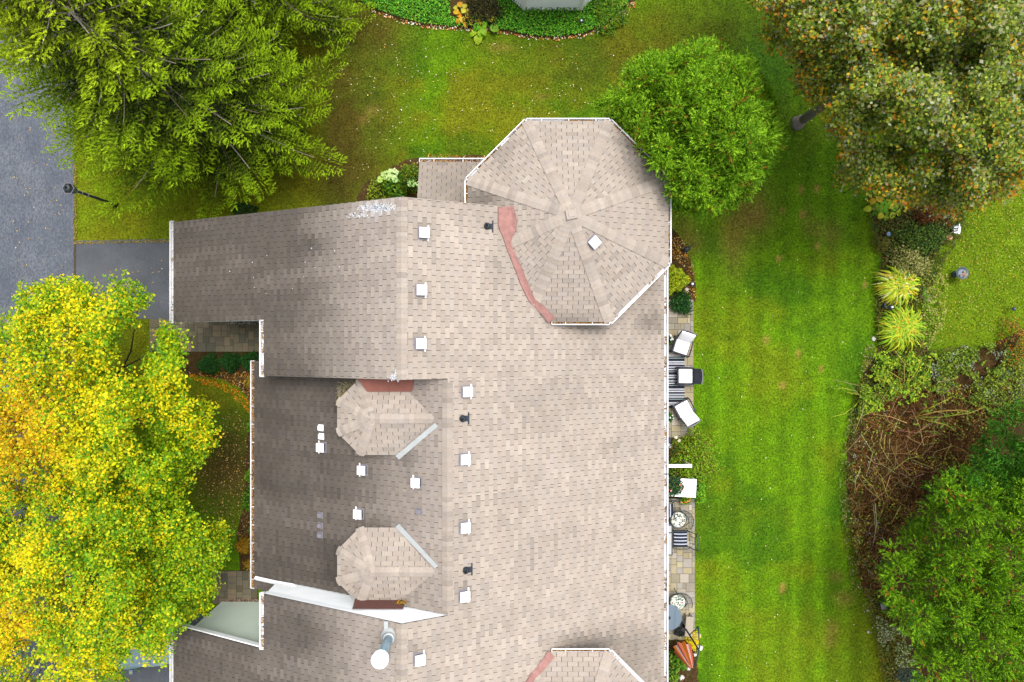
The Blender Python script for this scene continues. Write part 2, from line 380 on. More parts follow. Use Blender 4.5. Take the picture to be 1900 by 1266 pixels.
def pavers(name, x0, x1, y0, y1, cols, seed, limit=None, poly=None, zt=0.045):
    """random ashlar pavers (m): every stone an object under the paving sheet"""
    r = random.Random(seed); u = 0.235
    base = MB(); base.box(((x0 + x1) / 2, (y0 + y1) / 2, 0.02), (x1 - x0, y1 - y0, 0.03)); pv = base.build(name, M['joint']); tag(pv, kind='structure')
    nx = int(round((x1 - x0) / (u / 2))); ny = int(round((y1 - y0) / (u / 2))); cx = (x1 - x0) / nx; cy = (y1 - y0) / ny
    occ = np.zeros((nx, ny), bool); meshes = {}
    for j in range(ny):
        for i in range(nx):
            if occ[i, j]: continue
            opts = [(2, 2), (3, 2), (2, 3), (2, 2), (3, 2), (3, 3), (1, 2), (2, 1), (1, 1)]
            lead = opts[:6]; r.shuffle(lead)
            for (w, h) in lead + opts[6:]:
                if i + w <= nx and j + h <= ny and not occ[i:i + w, j:j + h].any(): break
            occ[i:i + w, j:j + h] = True
            if (w, h) not in meshes:
                m = MB(); m.box((0, 0, 0), (w * cx - 0.012, h * cy - 0.012, 0.02), top=1.0 - 0.008)
                meshes[(w, h)] = m.mesh('paver', M['paver'])
            o = bpy.data.objects.new('paver', meshes[(w, h)]); link(o, pv)
            o.location = (x0 + (i + w / 2) * cx, y0 + (j + h / 2) * cy, zt - 0.010 + r.uniform(-0.002, 0.003))
            c = r.choice(cols); v = r.uniform(0.85, 1.12); o.color = (*[min(1, a * v) for a in c], 1)
    return pv
pc1 = [L(176, 166, 140), L(198, 186, 152), L(206, 194, 176), L(170, 160, 142), L(190, 176, 140), L(180, 172, 162)]
pc2 = [L(150, 140, 116), L(134, 124, 98), L(164, 146, 120), L(142, 132, 112), L(126, 122, 104)]
pavers('patio', GX(1222), GX(1286.5), GY(812), GY(556), pc1, 1)
pavers('patio', GX(1222), GX(1289), GY(1187), GY(925), pc1, 2)
pavers('walkway', GX(278), GX(500), GY(653), GY(592), pc2, 3)
pavers('walkway', GX(395), GX(478), GY(1120), GY(1059), pc2, 4)
# ---------------------------------------------------------------- the pair of houses
SL = 0.485; HR = 19.4; ZR = HC - HR                      # main pitch, ridge height
XR = -205 / FP * HR
AX = -4.57                                               # party wall between the two mirrored houses
XR2 = -120 / FP * (HR + SL * (-0.0947 * HR - XR)) ; XR2 = -1.894
ZR2 = ZR - SL * (XR2 - XR)
XE_R = 5.22; XE_L = -11.66; XE_P = -7.88; XE_2 = -8.81
def zL(x, y=0): return ZR - SL * (XR - x)
def zR(x, y=0): return ZR - SL * (x - XR)
def zL2(x, y=0): return ZR2 - SL * (XR2 - x)
def aL(x): return ZR - SL * XR, SL
YN, YW, YS, YS2 = 4.10, 0.66, -1.10, -0.68
OX, OY, OZE, OZA, OAP = 1.757, 3.75, 5.09, 6.29, 3.14    # octagonal roof: centre, eave, apex, apothem
TOPC = [L(208, 193, 179, k=.46), L(204, 189, 175, k=.46), L(212, 198, 183, k=.46), L(200, 187, 175, k=.46), L(207, 194, 182, k=.46)]
def shade(x, y, kind):
    """weathering of the shingles as a multiplier (algae and dirt stains with a shape of their own)"""
    s1 = fbm(x * 0.35, y * 1.8, 1.0, 41); s2 = fbm(x, y, 0.7, 42); s3 = fbm(x * 0.3, y * 2.4, 0.5, 43)
    if kind == 'L':
        d = sstep(-3.2, -7.4, x) * 0.62 + sstep(-4, -7, x) * 0.30 * (s1 - 0.45) * 2 + 0.14 * (s3 - 0.5)
        d = d + 0.10
        return np.clip(1 - d, 0.28, 1.0)
    if kind == 'L2':
        d = 0.20 + sstep(-2.0, -6.0, x) * 0.50 + 0.28 * (s1 - 0.5) + 0.10 * (s3 - 0.5); return np.clip(1 - d, 0.24, 1.0)
    if kind == 'R':
        s4 = fbm(x * 0.12, y * 1.1, 0.8, 47); d = 0.01 + 0.20 * (s2 - 0.5) + 0.22 * (s4 - 0.5) + 0.14 * sstep(0.62, 0.8, s1); return np.clip(1 - d, 0.5, 1.08)
    if kind == 'N': return np.clip(0.74 + 0.2 * (s2 - 0.5), 0.3, 1)
    return np.clip(0.95 + 0.14 * (s2 - 0.5), 0.4, 1.05)
def dirt_and_dark_spots(x, y, z, kind):
    px, py = px_of(x, y, z); d = 1.0
    g = lambda cx, cy, rx, ry: math.exp(-(((px - cx) / rx) ** 2 + ((py - cy) / ry) ** 2))
    if kind == 'R':
        d *= 1 - 0.45 * g(1205, 600, 32, 26) - 0.38 * g(1085, 606, 45, 12) - 0.3 * g(1195, 515, 38, 22) - 0.4 * g(1085, 1190, 70, 16) - 0.3 * g(1185, 1215, 45, 50)
        for (vx_, vy_) in []: pass
        for q in [(785, 433), (780, 539), (779, 638), (865, 727), (861, 852), (861, 978), (860, 1105), (777, 1222)]: d *= 1 - 0.28 * g(q[0], q[1] - 12, 16, 10) - 0.2 * g(q[0] + 4, q[1] + 8, 14, 12)  # darker spots around each roof vent
        d *= 1 - 0.16 * g(1010, 740, 60, 30) - 0.15 * g(930, 450, 25, 90)
    if kind == 'L2': d *= 1 - 0.28 * g(720, 715, 90, 16) - 0.25 * g(700, 970, 60, 12) - 0.2 * g(500, 800, 40, 160) - 0.25 * g(760, 850, 25, 25) - 0.3 * g(700, 850, 60, 14) - 0.3 * g(615, 1060, 25, 50) - 0.25 * g(640, 740, 20, 40)
    if kind == 'O': d *= 1 - 0.5 * g(1190, 300, 40, 34) * (1 if px > 1150 else 0.6) - 0.25 * g(930, 270, 30, 40) - 0.35 * g(1060, 592, 60, 12)  # first spot: darker patch where the cedar meets the octagonal eave
    if kind == 'W': d *= 1 - 0.5 * g(890, 370, 45, 26)
    return max(d, 0.2)
def lichen(x, y, z):
    px, py = px_of(x, y, z); v = 0
    for (cx, cy, rx, ry, w) in [(700, 385, 34, 8, 0.8), (690, 398, 22, 6, 0.6), (745, 695, 10, 12, 0.7), (745, 575, 6, 40, 0.3), (735, 700, 12, 5, .5)]:
        v += w * math.exp(-(((px - cx) / rx) ** 2 + ((py - cy) / ry) ** 2))
    return min(v * (0.4 + 0.8 * float(vnoise(x, y, 0.08, 77))), 0.85)

def clip_poly(poly, clip):
    """Sutherland-Hodgman, clip convex CCW"""
    out = poly
    n = len(clip)
    for i in range(n):
        ax, ay = clip[i]; bx, by = clip[(i + 1) % n]; inp = out; out = []
        if not inp: break
        f = lambda p: (bx - ax) * (p[1] - ay) - (by - ay) * (p[0] - ax)
        for j in range(len(inp)):
            p, q = inp[j - 1], inp[j]; fp, fq = f(p), f(q)
            if fq >= 0:
                if fp < 0: t = fp / (fp - fq); out.append((p[0] + (q[0] - p[0]) * t, p[1] + (q[1] - p[1]) * t))
                out.append(q)
            elif fp >= 0: t = fp / (fp - fq); out.append((p[0] + (q[0] - p[0]) * t, p[1] + (q[1] - p[1]) * t))
    return out
def area(p): return 0.5 * sum(p[i - 1][0] * p[i][1] - p[i][0] * p[i - 1][1] for i in range(len(p)))
def ccw(p): return p if area(p) > 0 else p[::-1]

class Roof:
    """collects the shingle tabs of one house"""
    def __init__(s, flip): s.flip = flip; s.full = []; s.V = []; s.F = []; s.C = []; s.decks = []
    def M(s, v):
        return (v[0], 2 * AX - v[1], v[2]) if s.flip else tuple(v)
    def plane(s, poly3, down, kind, region=None, u_off=0.0, colours=TOPC, expo=0.140, tabw=0.333, deck=True, phase=0.0):
        """poly3: outline points (x,y,z) of a plane; down: horizontal direction of fall; region(row_mid_x) unused"""
        p0 = Vector(poly3[0]); n = None
        for i in range(1, len(poly3) - 1):
            c = (Vector(poly3[i]) - p0).cross(Vector(poly3[i + 1]) - p0)
            if c.length > 1e-6: n = c.normalized(); break
        if n.z < 0: n = -n
        dn = Vector((down[0], down[1], 0)).normalized(); uax = Vector((-dn.y, dn.x, 0)); vup = n.cross(uax)
        if vup.z < 0: vup = -vup
        loc = [((Vector(p) - p0).dot(uax), (Vector(p) - p0).dot(vup)) for p in poly3]; loc = ccw(loc)
        if deck: s.decks.append([Vector(p) for p in poly3] + [n])
        v0 = min(q[1] for q in loc); v1 = max(q[1] for q in loc); u0 = min(q[0] for q in loc); u1 = max(q[0] for q in loc)
        row = 0; v = v0 + phase
        if phase > 0: v -= expo
        while v < v1:
            ofs = (row % 2) * tabw / 2 + u_off + random.uniform(-0.008, 0.008)
            u = u0 - tabw * 1.5 + ofs
            while u < u1:
                g = 0.0075
                cell = [(u + g, v), (u + tabw - g, v), (u + tabw - g, v + expo), (u + g, v + expo)]
                if cell[1][0] > u0 and v + expo > v0:
                    q = clip_poly(cell, loc)
                    if len(q) >= 3 and abs(area(q)) > 0.0012:
                        s.tab(q, v, expo, p0, uax, vup, n, kind, abs(area(q)) > 0.985 * (tabw - 2 * g) * expo, colours, (u + g + (tabw - 2 * g) / 2, v + expo / 2))
                u += tabw
            v += expo; row += 1
    def tab(s, q, v, expo, p0, uax, vup, n, kind, full, colours, mid):
        c3 = s.M(p0 + uax * mid[0] + vup * mid[1])
        base = random.choice(colours); r = random.random()
        m = random.uniform(0.96, 1.035) * (0.90 if r < 0.13 else (1.05 if r > 0.9 else 1.0))
        m *= float(shade(np.array(c3[0]), np.array(c3[1]), {'O': 'O', 'W': 'O', 'D': 'O'}.get(kind, kind))) * dirt_and_dark_spots(*c3, kind)
        c = [a * m for a in base]
        if kind in ('L', 'L2'): c = [c[0] * 1.0, c[1] * 1.0, c[2] * 1.02]
        li = lichen(*c3) if kind in ('L', 'R') else 0
        if li > 0.02: c = [a * (1 - li * .45) + b * li * .45 for a, b in zip(c, L(236, 240, 246, k=.6))]
        skew = random.uniform(-0.0015, 0.0015)
        top = [p0 + uax * a + vup * b + n * (0.018 - 0.013 * (b - v) / expo + skew) for a, b in q]
        bot = [p0 + uax * a + vup * b - n * 0.004 for a, b in q]
        if full and len(q) >= 4:
            cen = p0 + uax * mid[0] + vup * mid[1]
            s.full.append((HC - cen.z, cen, uax, vup, n, c, q, v, expo, top, bot))
        else: s.raw(top, bot, c)
    def raw(s, top, bot, c):
        b = len(s.V); k = len(top); s.V += [s.M(p) for p in top + bot]; s.C += [c] * (2 * k)
        s.F.append(tuple(range(b, b + k))); s.F += [(b + i, b + (i + 1) % k, b + k + (i + 1) % k, b + k + i) for i in range(k)]
    def finish(s, roof_obj, limit):
        s.full.sort(key=lambda t: t[0]); off = roof_obj.location if False else (0, 0, 0)
        meshes = {}
        for t in s.full[:limit]:
            H, cen, uax, vup, n, c, q, v, expo, top, bot = t
            w = 0.333 - 0.015
            if 'm' not in meshes:
                bb = MB(); x = w / 2; e = expo / 2
                bb.add([(-x, -e, 0.018), (x, -e, 0.018), (x, e, 0.005), (-x, e, 0.005), (-x, -e, -0.004), (x, -e, -0.004), (x, e, -0.004), (-x, e, -0.004)],
                       [(0, 1, 2, 3), (0, 1, 5, 4), (1, 2, 6, 5), (2, 3, 7, 6), (3, 0, 4, 7)])
                meshes['m'] = bb.mesh('shingle', M['shingle_o'])
            o = bpy.data.objects.new('shingle', meshes['m']); link(o, roof_obj)
            f = -1 if s.flip else 1
            uu = Vector((uax.x, uax.y * f, uax.z)); vv = Vector((vup.x, vup.y * f, vup.z)); nn = Vector((n.x, n.y * f, n.z))
            if uu.cross(vv).dot(nn) < 0: uu = -uu
            mt = Matrix((uu, vv, nn)).transposed().to_4x4(); mt.translation = Vector(s.M(cen)); o.matrix_world = mt
            o.color = (*c, 1)
        for t in s.full[limit:]: s.raw(t[9], t[10], t[5])
        me = bpy.data.meshes.new('shingle_field'); me.from_pydata(s.V, [], s.F); me.update()
        a = me.color_attributes.new('col', 'FLOAT_COLOR', 'POINT'); c = np.ones((len(s.V), 4), np.float32); c[:, :3] = np.array(s.C); a.data.foreach_set('color', c.ravel())
        bm = bmesh.new(); bm.from_mesh(me); bmesh.ops.recalc_face_normals(bm, faces=bm.faces); bm.to_mesh(me); bm.free()
        me.materials.append(M['shingle_a']); o = link(bpy.data.objects.new('shingle_field', me), roof_obj); o['kind'] = 'stuff'

def octp(ap, z, cx=OX, cy=OY):
    R = ap / math.cos(math.pi / 8); return [(cx + R * math.cos(math.radians(22.5 + 45 * i)), cy + R * math.sin(math.radians(22.5 + 45 * i)), z) for i in range(8)]
DX, DY, DZR, DZE, DAP = -4.15, -2.30, 6.30, 5.72, 1.16   # dormer

def build_house(flip, root):
    R = Roof(flip); MM = R.M
    f = -1 if flip else 1
    # ---- planes
    # left raised plane (garage part + porch part)
    R.plane([(XE_P, YS, zL(XE_P)), (XR, YS, ZR), (XR, YN, ZR), (XE_P, YN, zL(XE_P))], (-1, 0), 'L')
    R.plane([(XE_L, YW, zL(XE_L)), (XE_P, YW, zL(XE_P)), (XE_P, YN, zL(XE_P)), (XE_L, YN, zL(XE_L))], (-1, 0), 'L', u_off=0.09)
    # right plane
    R.plane([(XE_R, YS, zR(XE_R)), (XE_R, YN, zR(XE_R)), (XR, YN, ZR), (XR, YS, ZR)], (1, 0), 'R')
    R.plane([(XE_R, AX, zR(XE_R)), (XE_R, YS, zR(XE_R)), (XR2, YS, ZR2), (XR2, AX, ZR2)], (1, 0), 'R', u_off=0.05)
    # lower left plane
    XQ = XE_P + .42
    R.plane([(XQ, AX, zL2(XQ)), (XR2, AX, ZR2), (XR2, YS - .02, ZR2), (XQ, YS - .02, zL2(XQ))], (-1, 0), 'L2')
    R.plane([(XE_2, AX, zL2(XE_2)), (XQ, AX, zL2(XQ)), (XQ, YS2, zL2(XQ)), (XE_2, YS2, zL2(XE_2))], (-1, 0), 'L2', u_off=.1)
    # octagon
    E = octp(OAP, OZE); apx = (OX, OY, OZA)
    for i in range(8):
        a, b = E[i], E[(i + 1) % 8]; mx, my = (a[0] + b[0]) / 2 - OX, (a[1] + b[1]) / 2 - OY
        R.plane([a, b, apx], (mx, my), 'W' if (mx < -2.5 and not flip) else 'O', u_off=0.02 * i)
    # lean-to at the north
    zN = lambda y: 2.98 + 0.40 * (6.16 - y)
    R.plane([(-3.19, 6.16, 2.98), (-3.19, 4.0, zN(4.0)), (0.6, 4.0, zN(4.0)), (0.6, 6.16, 2.98)], (0, 1), 'N')
    # dormer
    DR = DAP / math.cos(math.pi / 8)
    dp = lambda a: (DX + DR * math.cos(math.radians(a)), DY + DR * math.sin(math.radians(a)), DZE)
    dslope = (DZR - DZE) / DAP; ap = (DX, DY, DZR)
    pts = [dp(112.5), dp(157.5), dp(202.5), dp(247.5)]
    for i in range(3):
        a, b = pts[i], pts[i + 1]; R.plane([a, b, ap], ((a[0] + b[0]) / 2 - DX, (a[1] + b[1]) / 2 - DY), 'D', u_off=.03)
    xv_r = (DZR - ZR2) / SL + XR2                      # where the dormer ridge meets the lower plane
    xv_e = (DZE - ZR2) / SL + XR2
    for sgn in (1, -1):
        e0 = pts[0] if sgn > 0 else pts[3]
        R.plane([e0, ap, (xv_r, DY, DZR), (xv_e, DY + sgn * DAP, DZE)], (0, sgn), 'D', u_off=.06)
    # ---- roof object: decking of each plane
    dk = MB()
    for pl in R.decks:
        n = pl[-1]; p = pl[:-1]; k = len(p); up = [MM(q - n * 0.003) for q in p]; lo = [MM(q - n * 0.14) for q in p]
        dk.add(up + lo, [tuple(range(k)), tuple(range(k, 2 * k))[::-1]] + [(i, (i + 1) % k, k + (i + 1) % k, k + i) for i in range(k)])
    roof = dk.build('roof', M['deck'], root)
    R.finish(roof, 300)
    # ---- ridge and hip caps
    capm = MB(); w = 0.30; l = 0.15; capm.add([(-w / 2, 0, -0.045), (0, 0, 0.0), (w / 2, 0, -0.045), (w / 2, l, -0.053), (0, l, -0.008), (-w / 2, l, -0.053), (-w / 2, 0, -0.06), (w / 2, 0, -0.06)],
                                      [(0, 1, 4, 5), (1, 2, 3, 4), (0, 6, 7, 2, 1)]); 
    def capmesh(drop, width, tag_):
        b = MB(); w = width / 2
        b.add([(-w, 0, -drop), (0, 0, 0.004), (w, 0, -drop), (w, 0.165, -drop - .010), (0, 0.165, -0.006), (-w, 0.165, -drop - .010), (-w, 0, -drop - .02), (w, 0, -drop - .02), (0, 0, -.016)],
              [(0, 1, 4, 5), (1, 2, 3, 4), (0, 6, 8, 1), (1, 8, 7, 2)])
        return b.mesh('ridge_cap', M['shingle_o'])
    def caps(a, b, drop, width, up_n, lift=0.034, dark=1.0, expo=0.145, kind='O', skip=0.0):
        a = Vector(MM(a)); b = Vector(MM(b)); d = b - a; Ln = d.length; d.normalize(); m = capmesh(drop, width, '')
        side = d.cross(Vector((0, 0, 1))).normalized(); nn = side.cross(d).normalized()
        k = int((Ln - skip) / expo)
        for i in range(k):
            o = bpy.data.objects.new('ridge_cap', m); link(o, roof)
            p = a + d * (i * expo) + nn * lift
            mt = Matrix((side, d, nn)).transposed().to_4x4(); mt.translation = p; o.matrix_world = mt
            c = random.choice(TOPC); r = random.random(); v = random.uniform(0.95, 1.08) * dark * (0.86 if r < .2 else 1.0)
            if kind == 'R': v *= 0.97
            o.color = (*[q * v for q in c], 1)
    caps((XR, YS, ZR), (XR, YN, ZR), 0.065, 0.31, None, kind='R')
    caps((XR2, AX, ZR2), (XR2, YS, ZR2), 0.065, 0.31, None, kind='R', dark=0.93)
    for i in range(8):
        e = E[i]
        t0 = 0.0
        if i in (4,): t0 = 0.40          # lower end of this hip is buried in the main roof
        st = tuple(e[k_] + (apx[k_] - e[k_]) * t0 for k_ in range(3))
        caps(st, apx, 0.026, 0.34, None, lift=0.040, skip=0.1)
    for p in pts: caps(p, ap, 0.030, 0.28, None, lift=0.040, skip=0.05)
    caps((DX - .05, DY, DZR), (xv_r + 0.05, DY, DZR), 0.06, 0.28, None)
    fin = MB(); fin.col(L(202, 187, 175)); q_ = MM((OX, OY, OZA)); fin.box((q_[0], q_[1], q_[2] + .03), (0.34, 0.30, .03), rz=.2, top=.9); fin.box((q_[0], q_[1], q_[2] + .052), (0.20, 0.18, .02), rz=.2, top=.9)
    fin.build('apex_cap', M['attrplain'], roof)
    # ---- flashings
    def zoct(x, y):
        dx, dy = x - OX, y - OY; a = max(abs(dx), abs(dy), (abs(dx) + abs(dy)) / math.sqrt(2)); return OZA - (OZA - OZE) * a / OAP
    if True:
        def surf(x, y): return max(zR(x), zoct(x, y))
        strips = [[(925, 386), (952, 383)], [(925, 400), (954, 390)], [(925, 418), (958, 410)], [(928, 428), (957, 428)], [(933, 438), (950, 442)], [(936, 448), (948, 452)], [(945, 472), (955, 470)],
                  [(956, 500), (967, 496)], [(966, 527), (977, 522)], [(977, 550), (987, 545)], [(984, 562), (993, 556)], [(1000, 578), (1010, 570)], [(1018, 600), (1029, 590)]]
        V = []; n_ = 6
        for a, b in strips:
            for j in range(n_):
                t = j / (n_ - 1); qx, qy = a[0] + (b[0] - a[0]) * t, a[1] + (b[1] - a[1]) * t; z = 5.4
                for _ in range(12):
                    x, y, _z = P(qx, qy, z); z = 0.5 * z + 0.5 * surf(x, y)
                x, y, _z = P(qx, qy, z); V.append(MM((x, y, surf(x, y) + 0.062)))
        Fs = [(i * n_ + j, i * n_ + j + 1, (i + 1) * n_ + j + 1, (i + 1) * n_ + j) for i in range(len(strips) - 1) for j in range(n_ - 1)]
        b = MB(); b.add(V, Fs); me = b.mesh('valley_flashing', M['pink']); o = link(bpy.data.objects.new('valley_flashing', me), root)
        sm = o.modifiers.new('thick', 'SOLIDIFY'); sm.thickness = 0.05; sm.offset = -1
    # flashing behind the dormer against the step wall, and the white/galvanised valley strip
    b = MB()
    ys0, ys1 = YS - 0.02, DY + DAP + 0.10; ysn = -1.52
    xa, xb = DX - 0.62, xv_e + 0.12
    zt = lambda x, y: max(zL2(x), DZE - 0.02) + 0.05
    if not flip:
        b.add([MM((-4.62, ys0, 6.08)), MM((-2.95, ys0, 6.08)), MM((-3.0, ysn, 5.98)), MM((-4.36, ysn, 5.98)), MM((-4.62, ys0, 5.4)), MM((-2.95, ys0, 5.4)), MM((-3.0, ysn, 5.4)), MM((-4.36, ysn, 5.4))],
              [(0, 1, 2, 3), (0, 4, 5, 1), (1, 5, 6, 2), (2, 6, 7, 3), (3, 7, 4, 0)])
        b.build('cricket_flashing', M['red'], root)
    else:
        b.add([MM((xa, ys0 - .02, 6.12)), MM((xb + .12, ys0 - .02, 6.12)), MM((xb + .12, ys1 - .26, 5.80)), MM((xa, ys1 - .26, 5.80)), MM((xa, ys0 - .02, 5.5)), MM((xb + .12, ys0 - .02, 5.5)), MM((xb + .12, ys1 - .26, 5.5)), MM((xa, ys1 - .26, 5.5))],
              [(0, 1, 2, 3), (0, 4, 5, 1), (1, 5, 6, 2), (2, 6, 7, 3), (3, 7, 4, 0)])
        b.build('cricket_flashing', M['brown'], root)
    p0 = Vector((xv_r + 0.02, DY - 0.12, zL2(xv_r))); p1 = Vector((xv_e - 0.05, DY - DAP - 0.03, zL2(xv_e))); d = (p1 - p0); wv = Vector((0.10, -0.09, 0.03)) 
    q0, q1, q2, q3 = p0 + Vector((0, 0, .035)), p1 + Vector((0, 0, .035)), p1 + wv * 1.2 + Vector((0, 0, .05)), p0 + wv + Vector((0, 0, .05))
    b = MB(); b.add([MM(v) for v in (q0, q1, q2, q3)] + [MM(v - Vector((0, 0, .05))) for v in (q0, q1, q2, q3)], [(0, 1, 2, 3), (4, 7, 6, 5), (0, 4, 5, 1), (1, 5, 6, 2), (2, 6, 7, 3), (3, 7, 4, 0)])
    b.build('valley_flashing', M['galv'], root)
    # dormer cheeks and front walls down to the roof
    b = MB(); inn = [(DX + (p[0] - DX) * 0.86, DY + (p[1] - DY) * 0.86) for p in pts]
    poly = [(xv_e - .15, DY + DAP * .86)] + inn + [(xv_e - .15, DY - DAP * .86)]
    b.prism([MM((x, y, 0))[:2] for x, y in poly], 3.6, DZE - 0.05); b.build('dormer_wall', M['siding'], root)
    for i in range(3):
        a = Vector((*inn[i], 0)); c = Vector((*inn[i + 1], 0)); mid = (a + c) / 2; out = (mid - Vector((DX, DY, 0))).normalized()
        b = MB(); ln = (c - a).length * 0.6; pm = MM((mid.x + out.x * .02, mid.y + out.y * .02, 5.32)); ang = math.atan2((c - a).y * f, (c - a).x)
        b.box(pm, (ln, 0.05, 0.45), rz=ang); b.build('window', M['carglass'], root)
    # ---- walls
    wz = lambda x: (zL(x) if x < XR else zR(x)) - 0.16
    def wallbox(x0, x1, y0, y1, ztop, name='wall', m=M['wall']):
        b = MB(); xs = [x0] + [x for x in (XR,) if x0 < x < x1] + [x1]
        poly = [(x, y0) for x in xs] + [(x, y1) for x in xs[::-1]]
        b.prism([MM((x, y, 0))[:2] for x, y in poly], 0.0, lambda x, y: ztop(x)); return b.build(name, m, root)
    wallbox(-11.25, XE_P + .3, YW + .32, YN - .3, wz)
    wallbox(XE_P + .3, XR - 0.01, YS + 0.03, YN - .3, wz)
    wallbox(XR, XE_R - .45, YS + 0.03, YN - .3, wz)
    wallbox(XE_2 + .45, XR2, AX + .005, YS + 0.02, lambda x: zL2(x) - .16)
    wallbox(XR2, XE_R - .45, AX + .005, YS + 0.02, lambda x: zR(x) - .16)
    b = MB(); b.prism([MM((x, y, 0))[:2] for x, y, _ in octp(OAP - .4, 0)], 0.0, OZE - .1); b.build('wall', M['wall'], root)
    b = MB(); b.prism([MM((x, y, 0))[:2] for x, y in [(-2.9, 4.0), (0, 4.0), (0, 5.75), (-2.9, 5.75)]], 0.0, 2.9); b.build('wall', M['wall'], root)
    b = MB()
    b.box(MM((-11.27, 2.35, 1.15)), (0.06, 2.6, 2.2)); gd = b.build('garage_door', M['white'], root)
    for yy in (-0.4, -2.2): # patio doors under the eave
        b = MB(); b.box(MM((XE_R - .44, yy - .6, 1.1)), (0.06, 1.6, 2.1)); w_ = b.build('patio_door', M['white'], root)
        b = MB(); b.box(MM((XE_R - .41, yy - .6, 1.1)), (0.04, 1.4, 1.9)); b.build('pane', M['glass'], w_)
    # ---- step wall between raised and lower roof + lap siding where it shows (mirrored house faces the camera)
    def siding_wall(x0, x1, y, zb, zt_, face, name='siding_wall', m=M['siding'], step=0.11):
        """lap boards, top edge follows zt_(x), bottom follows zb(x)"""
        b = MB(); xs = np.linspace(x0, x1, 25)
        zmin = min(zb(x) for x in xs); zmax = max(zt_(x) for x in xs); z = zmin
        while z < zmax:
            seg = [x for x in np.linspace(x0, x1, 101) if zb(x) - step * .5 <= z and zt_(x) >= z + step * 0.4]
            if seg:
                xa, xb = min(seg), max(seg)
                b.add([MM((xa, y, z)), MM((xb, y, z)), MM((xb, y, z + step)), MM((xa, y, z + step)), MM((xa, y + face * .018, z)), MM((xb, y + face * .018, z)), MM((xb, y + face * .004, z + step)), MM((xa, y + face * .004, z + step))],
                      [(4, 5, 6, 7), (0, 1, 5, 4), (2, 3, 7, 6), (1, 2, 6, 5), (0, 4, 7, 3)])
            z += step
        o = b.build(name, m, root); o['kind'] = 'stuff'; return o
    # garage side wall facing the walkway
    siding_wall(-11.25, XE_P + .3, YW + .315, lambda x: 0.05, lambda x: zL(x) - .17, -1)
    # step walls (white boards)
    siding_wall(XE_P + .03, XR, YS + .02, lambda x: zL2(x) - .05, lambda x: zL(x) - .14, -1, name='step_wall', m=M['white'])
    siding_wall(XR, XR2 + .05, YS + .02, lambda x: min(zL2(x), ZR2) - .05, lambda x: zR(x) - .14, -1, name='step_wall', m=M['white'])
    # ---- fascias along the rakes
    def rake(pts_, thick=0.035, drop=0.20, mname='white'):
        b = MB()
        for (a, c) in zip(pts_[:-1], pts_[1:]):
            a = Vector(a); c = Vector(c); s_ = Vector((0, thick * pts_side, 0))
            b.add([MM(a), MM(c), MM(c + s_), MM(a + s_), MM(a - Vector((0, 0, drop))), MM(c - Vector((0, 0, drop))), MM(c + s_ - Vector((0, 0, drop))), MM(a + s_ - Vector((0, 0, drop)))],
                  [(0, 1, 2, 3), (4, 7, 6, 5), (0, 4, 5, 1), (1, 5, 6, 2), (2, 6, 7, 3), (3, 7, 4, 0)])
        return b.build('fascia', M[mname], root)
    pts_side = 1; rake([(XE_L, YN + .001, zL(XE_L) - .045), (XR, YN + .001, ZR - .045), (0.6, YN + .001, zR(.6) - .045)], thick=.006, mname='wall')
    pts_side = -1; rake([(XE_L + .0, YW - .001, zL(XE_L) - .04), (XE_P, YW - .001, zL(XE_P) - .04)], thick=.008 + .03 * flip)
    rake([(XE_P, YS - .001, zL(XE_P) - .04), (XR, YS - .001, ZR - .04), (XR2 + .02, YS - .001, zR(XR2 + .02) - .04)], thick=.006, mname='white' if flip else 'wall')
    # ---- gutters
    def gutter(a, b_, out, w=0.125, h=0.10, endcaps=True, hang=1.15, litter=0.5, lw=1.0):
        """a,b_ eave ends; out: unit outward; open trough with hangers"""
        a = Vector(a); b_ = Vector(b_); o3 = Vector((out[0], out[1], 0)).normalized(); up = Vector((0, 0, 1)); d = (b_ - a).normalized(); Ln = (b_ - a).length
        prof = [(0.0, 0.0), (0.0, -h), (w * 0.8, -h), (w, -0.01), (w + 0.022, -0.005), (w + 0.022, 0.012), (w - .012, 0.012), (w - 0.012, -0.02), (w * 0.75, -h + .008), (0.010, -h + .008), (0.010, 0.0)]
        g = MB(); v = [MM(p + o3 * q[0] + up * q[1]) for p in (a, b_) for q in prof]; k = len(prof)
        g.add(v, [(i, (i + 1) % k, k + (i + 1) % k, k + i) for i in range(k)])
        for p, sg in ((a, 1), (b_, -1)):
            pp = p + d * sg * 0.0; e = [MM(pp + o3 * q[0] + up * q[1] + d * s2 * 0.012) for s2 in (-1, 1) for q in [(0, .012), (0, -h), (w * .8, -h), (w + .022, 0.012)]]
            g.add(e, [(0, 1, 2, 3), (4, 7, 6, 5), (0, 4, 5, 1), (1, 5, 6, 2), (2, 6, 7, 3), (3, 7, 4, 0)])
        gut = g.build('gutter', M['gutter'], root)
        t = hang * 0.5
        while t < Ln:
            hb = MB(); p = a + d * t; ang = math.atan2(o3.y * f, o3.x); c_ = MM(p + o3 * (w * .5) + up * 0.004); hb.box(c_, (w + .02, 0.022, 0.008), rz=ang); hb.build('hanger', M['gutter'], gut); t += hang
        n = int(Ln * 260 * litter); 
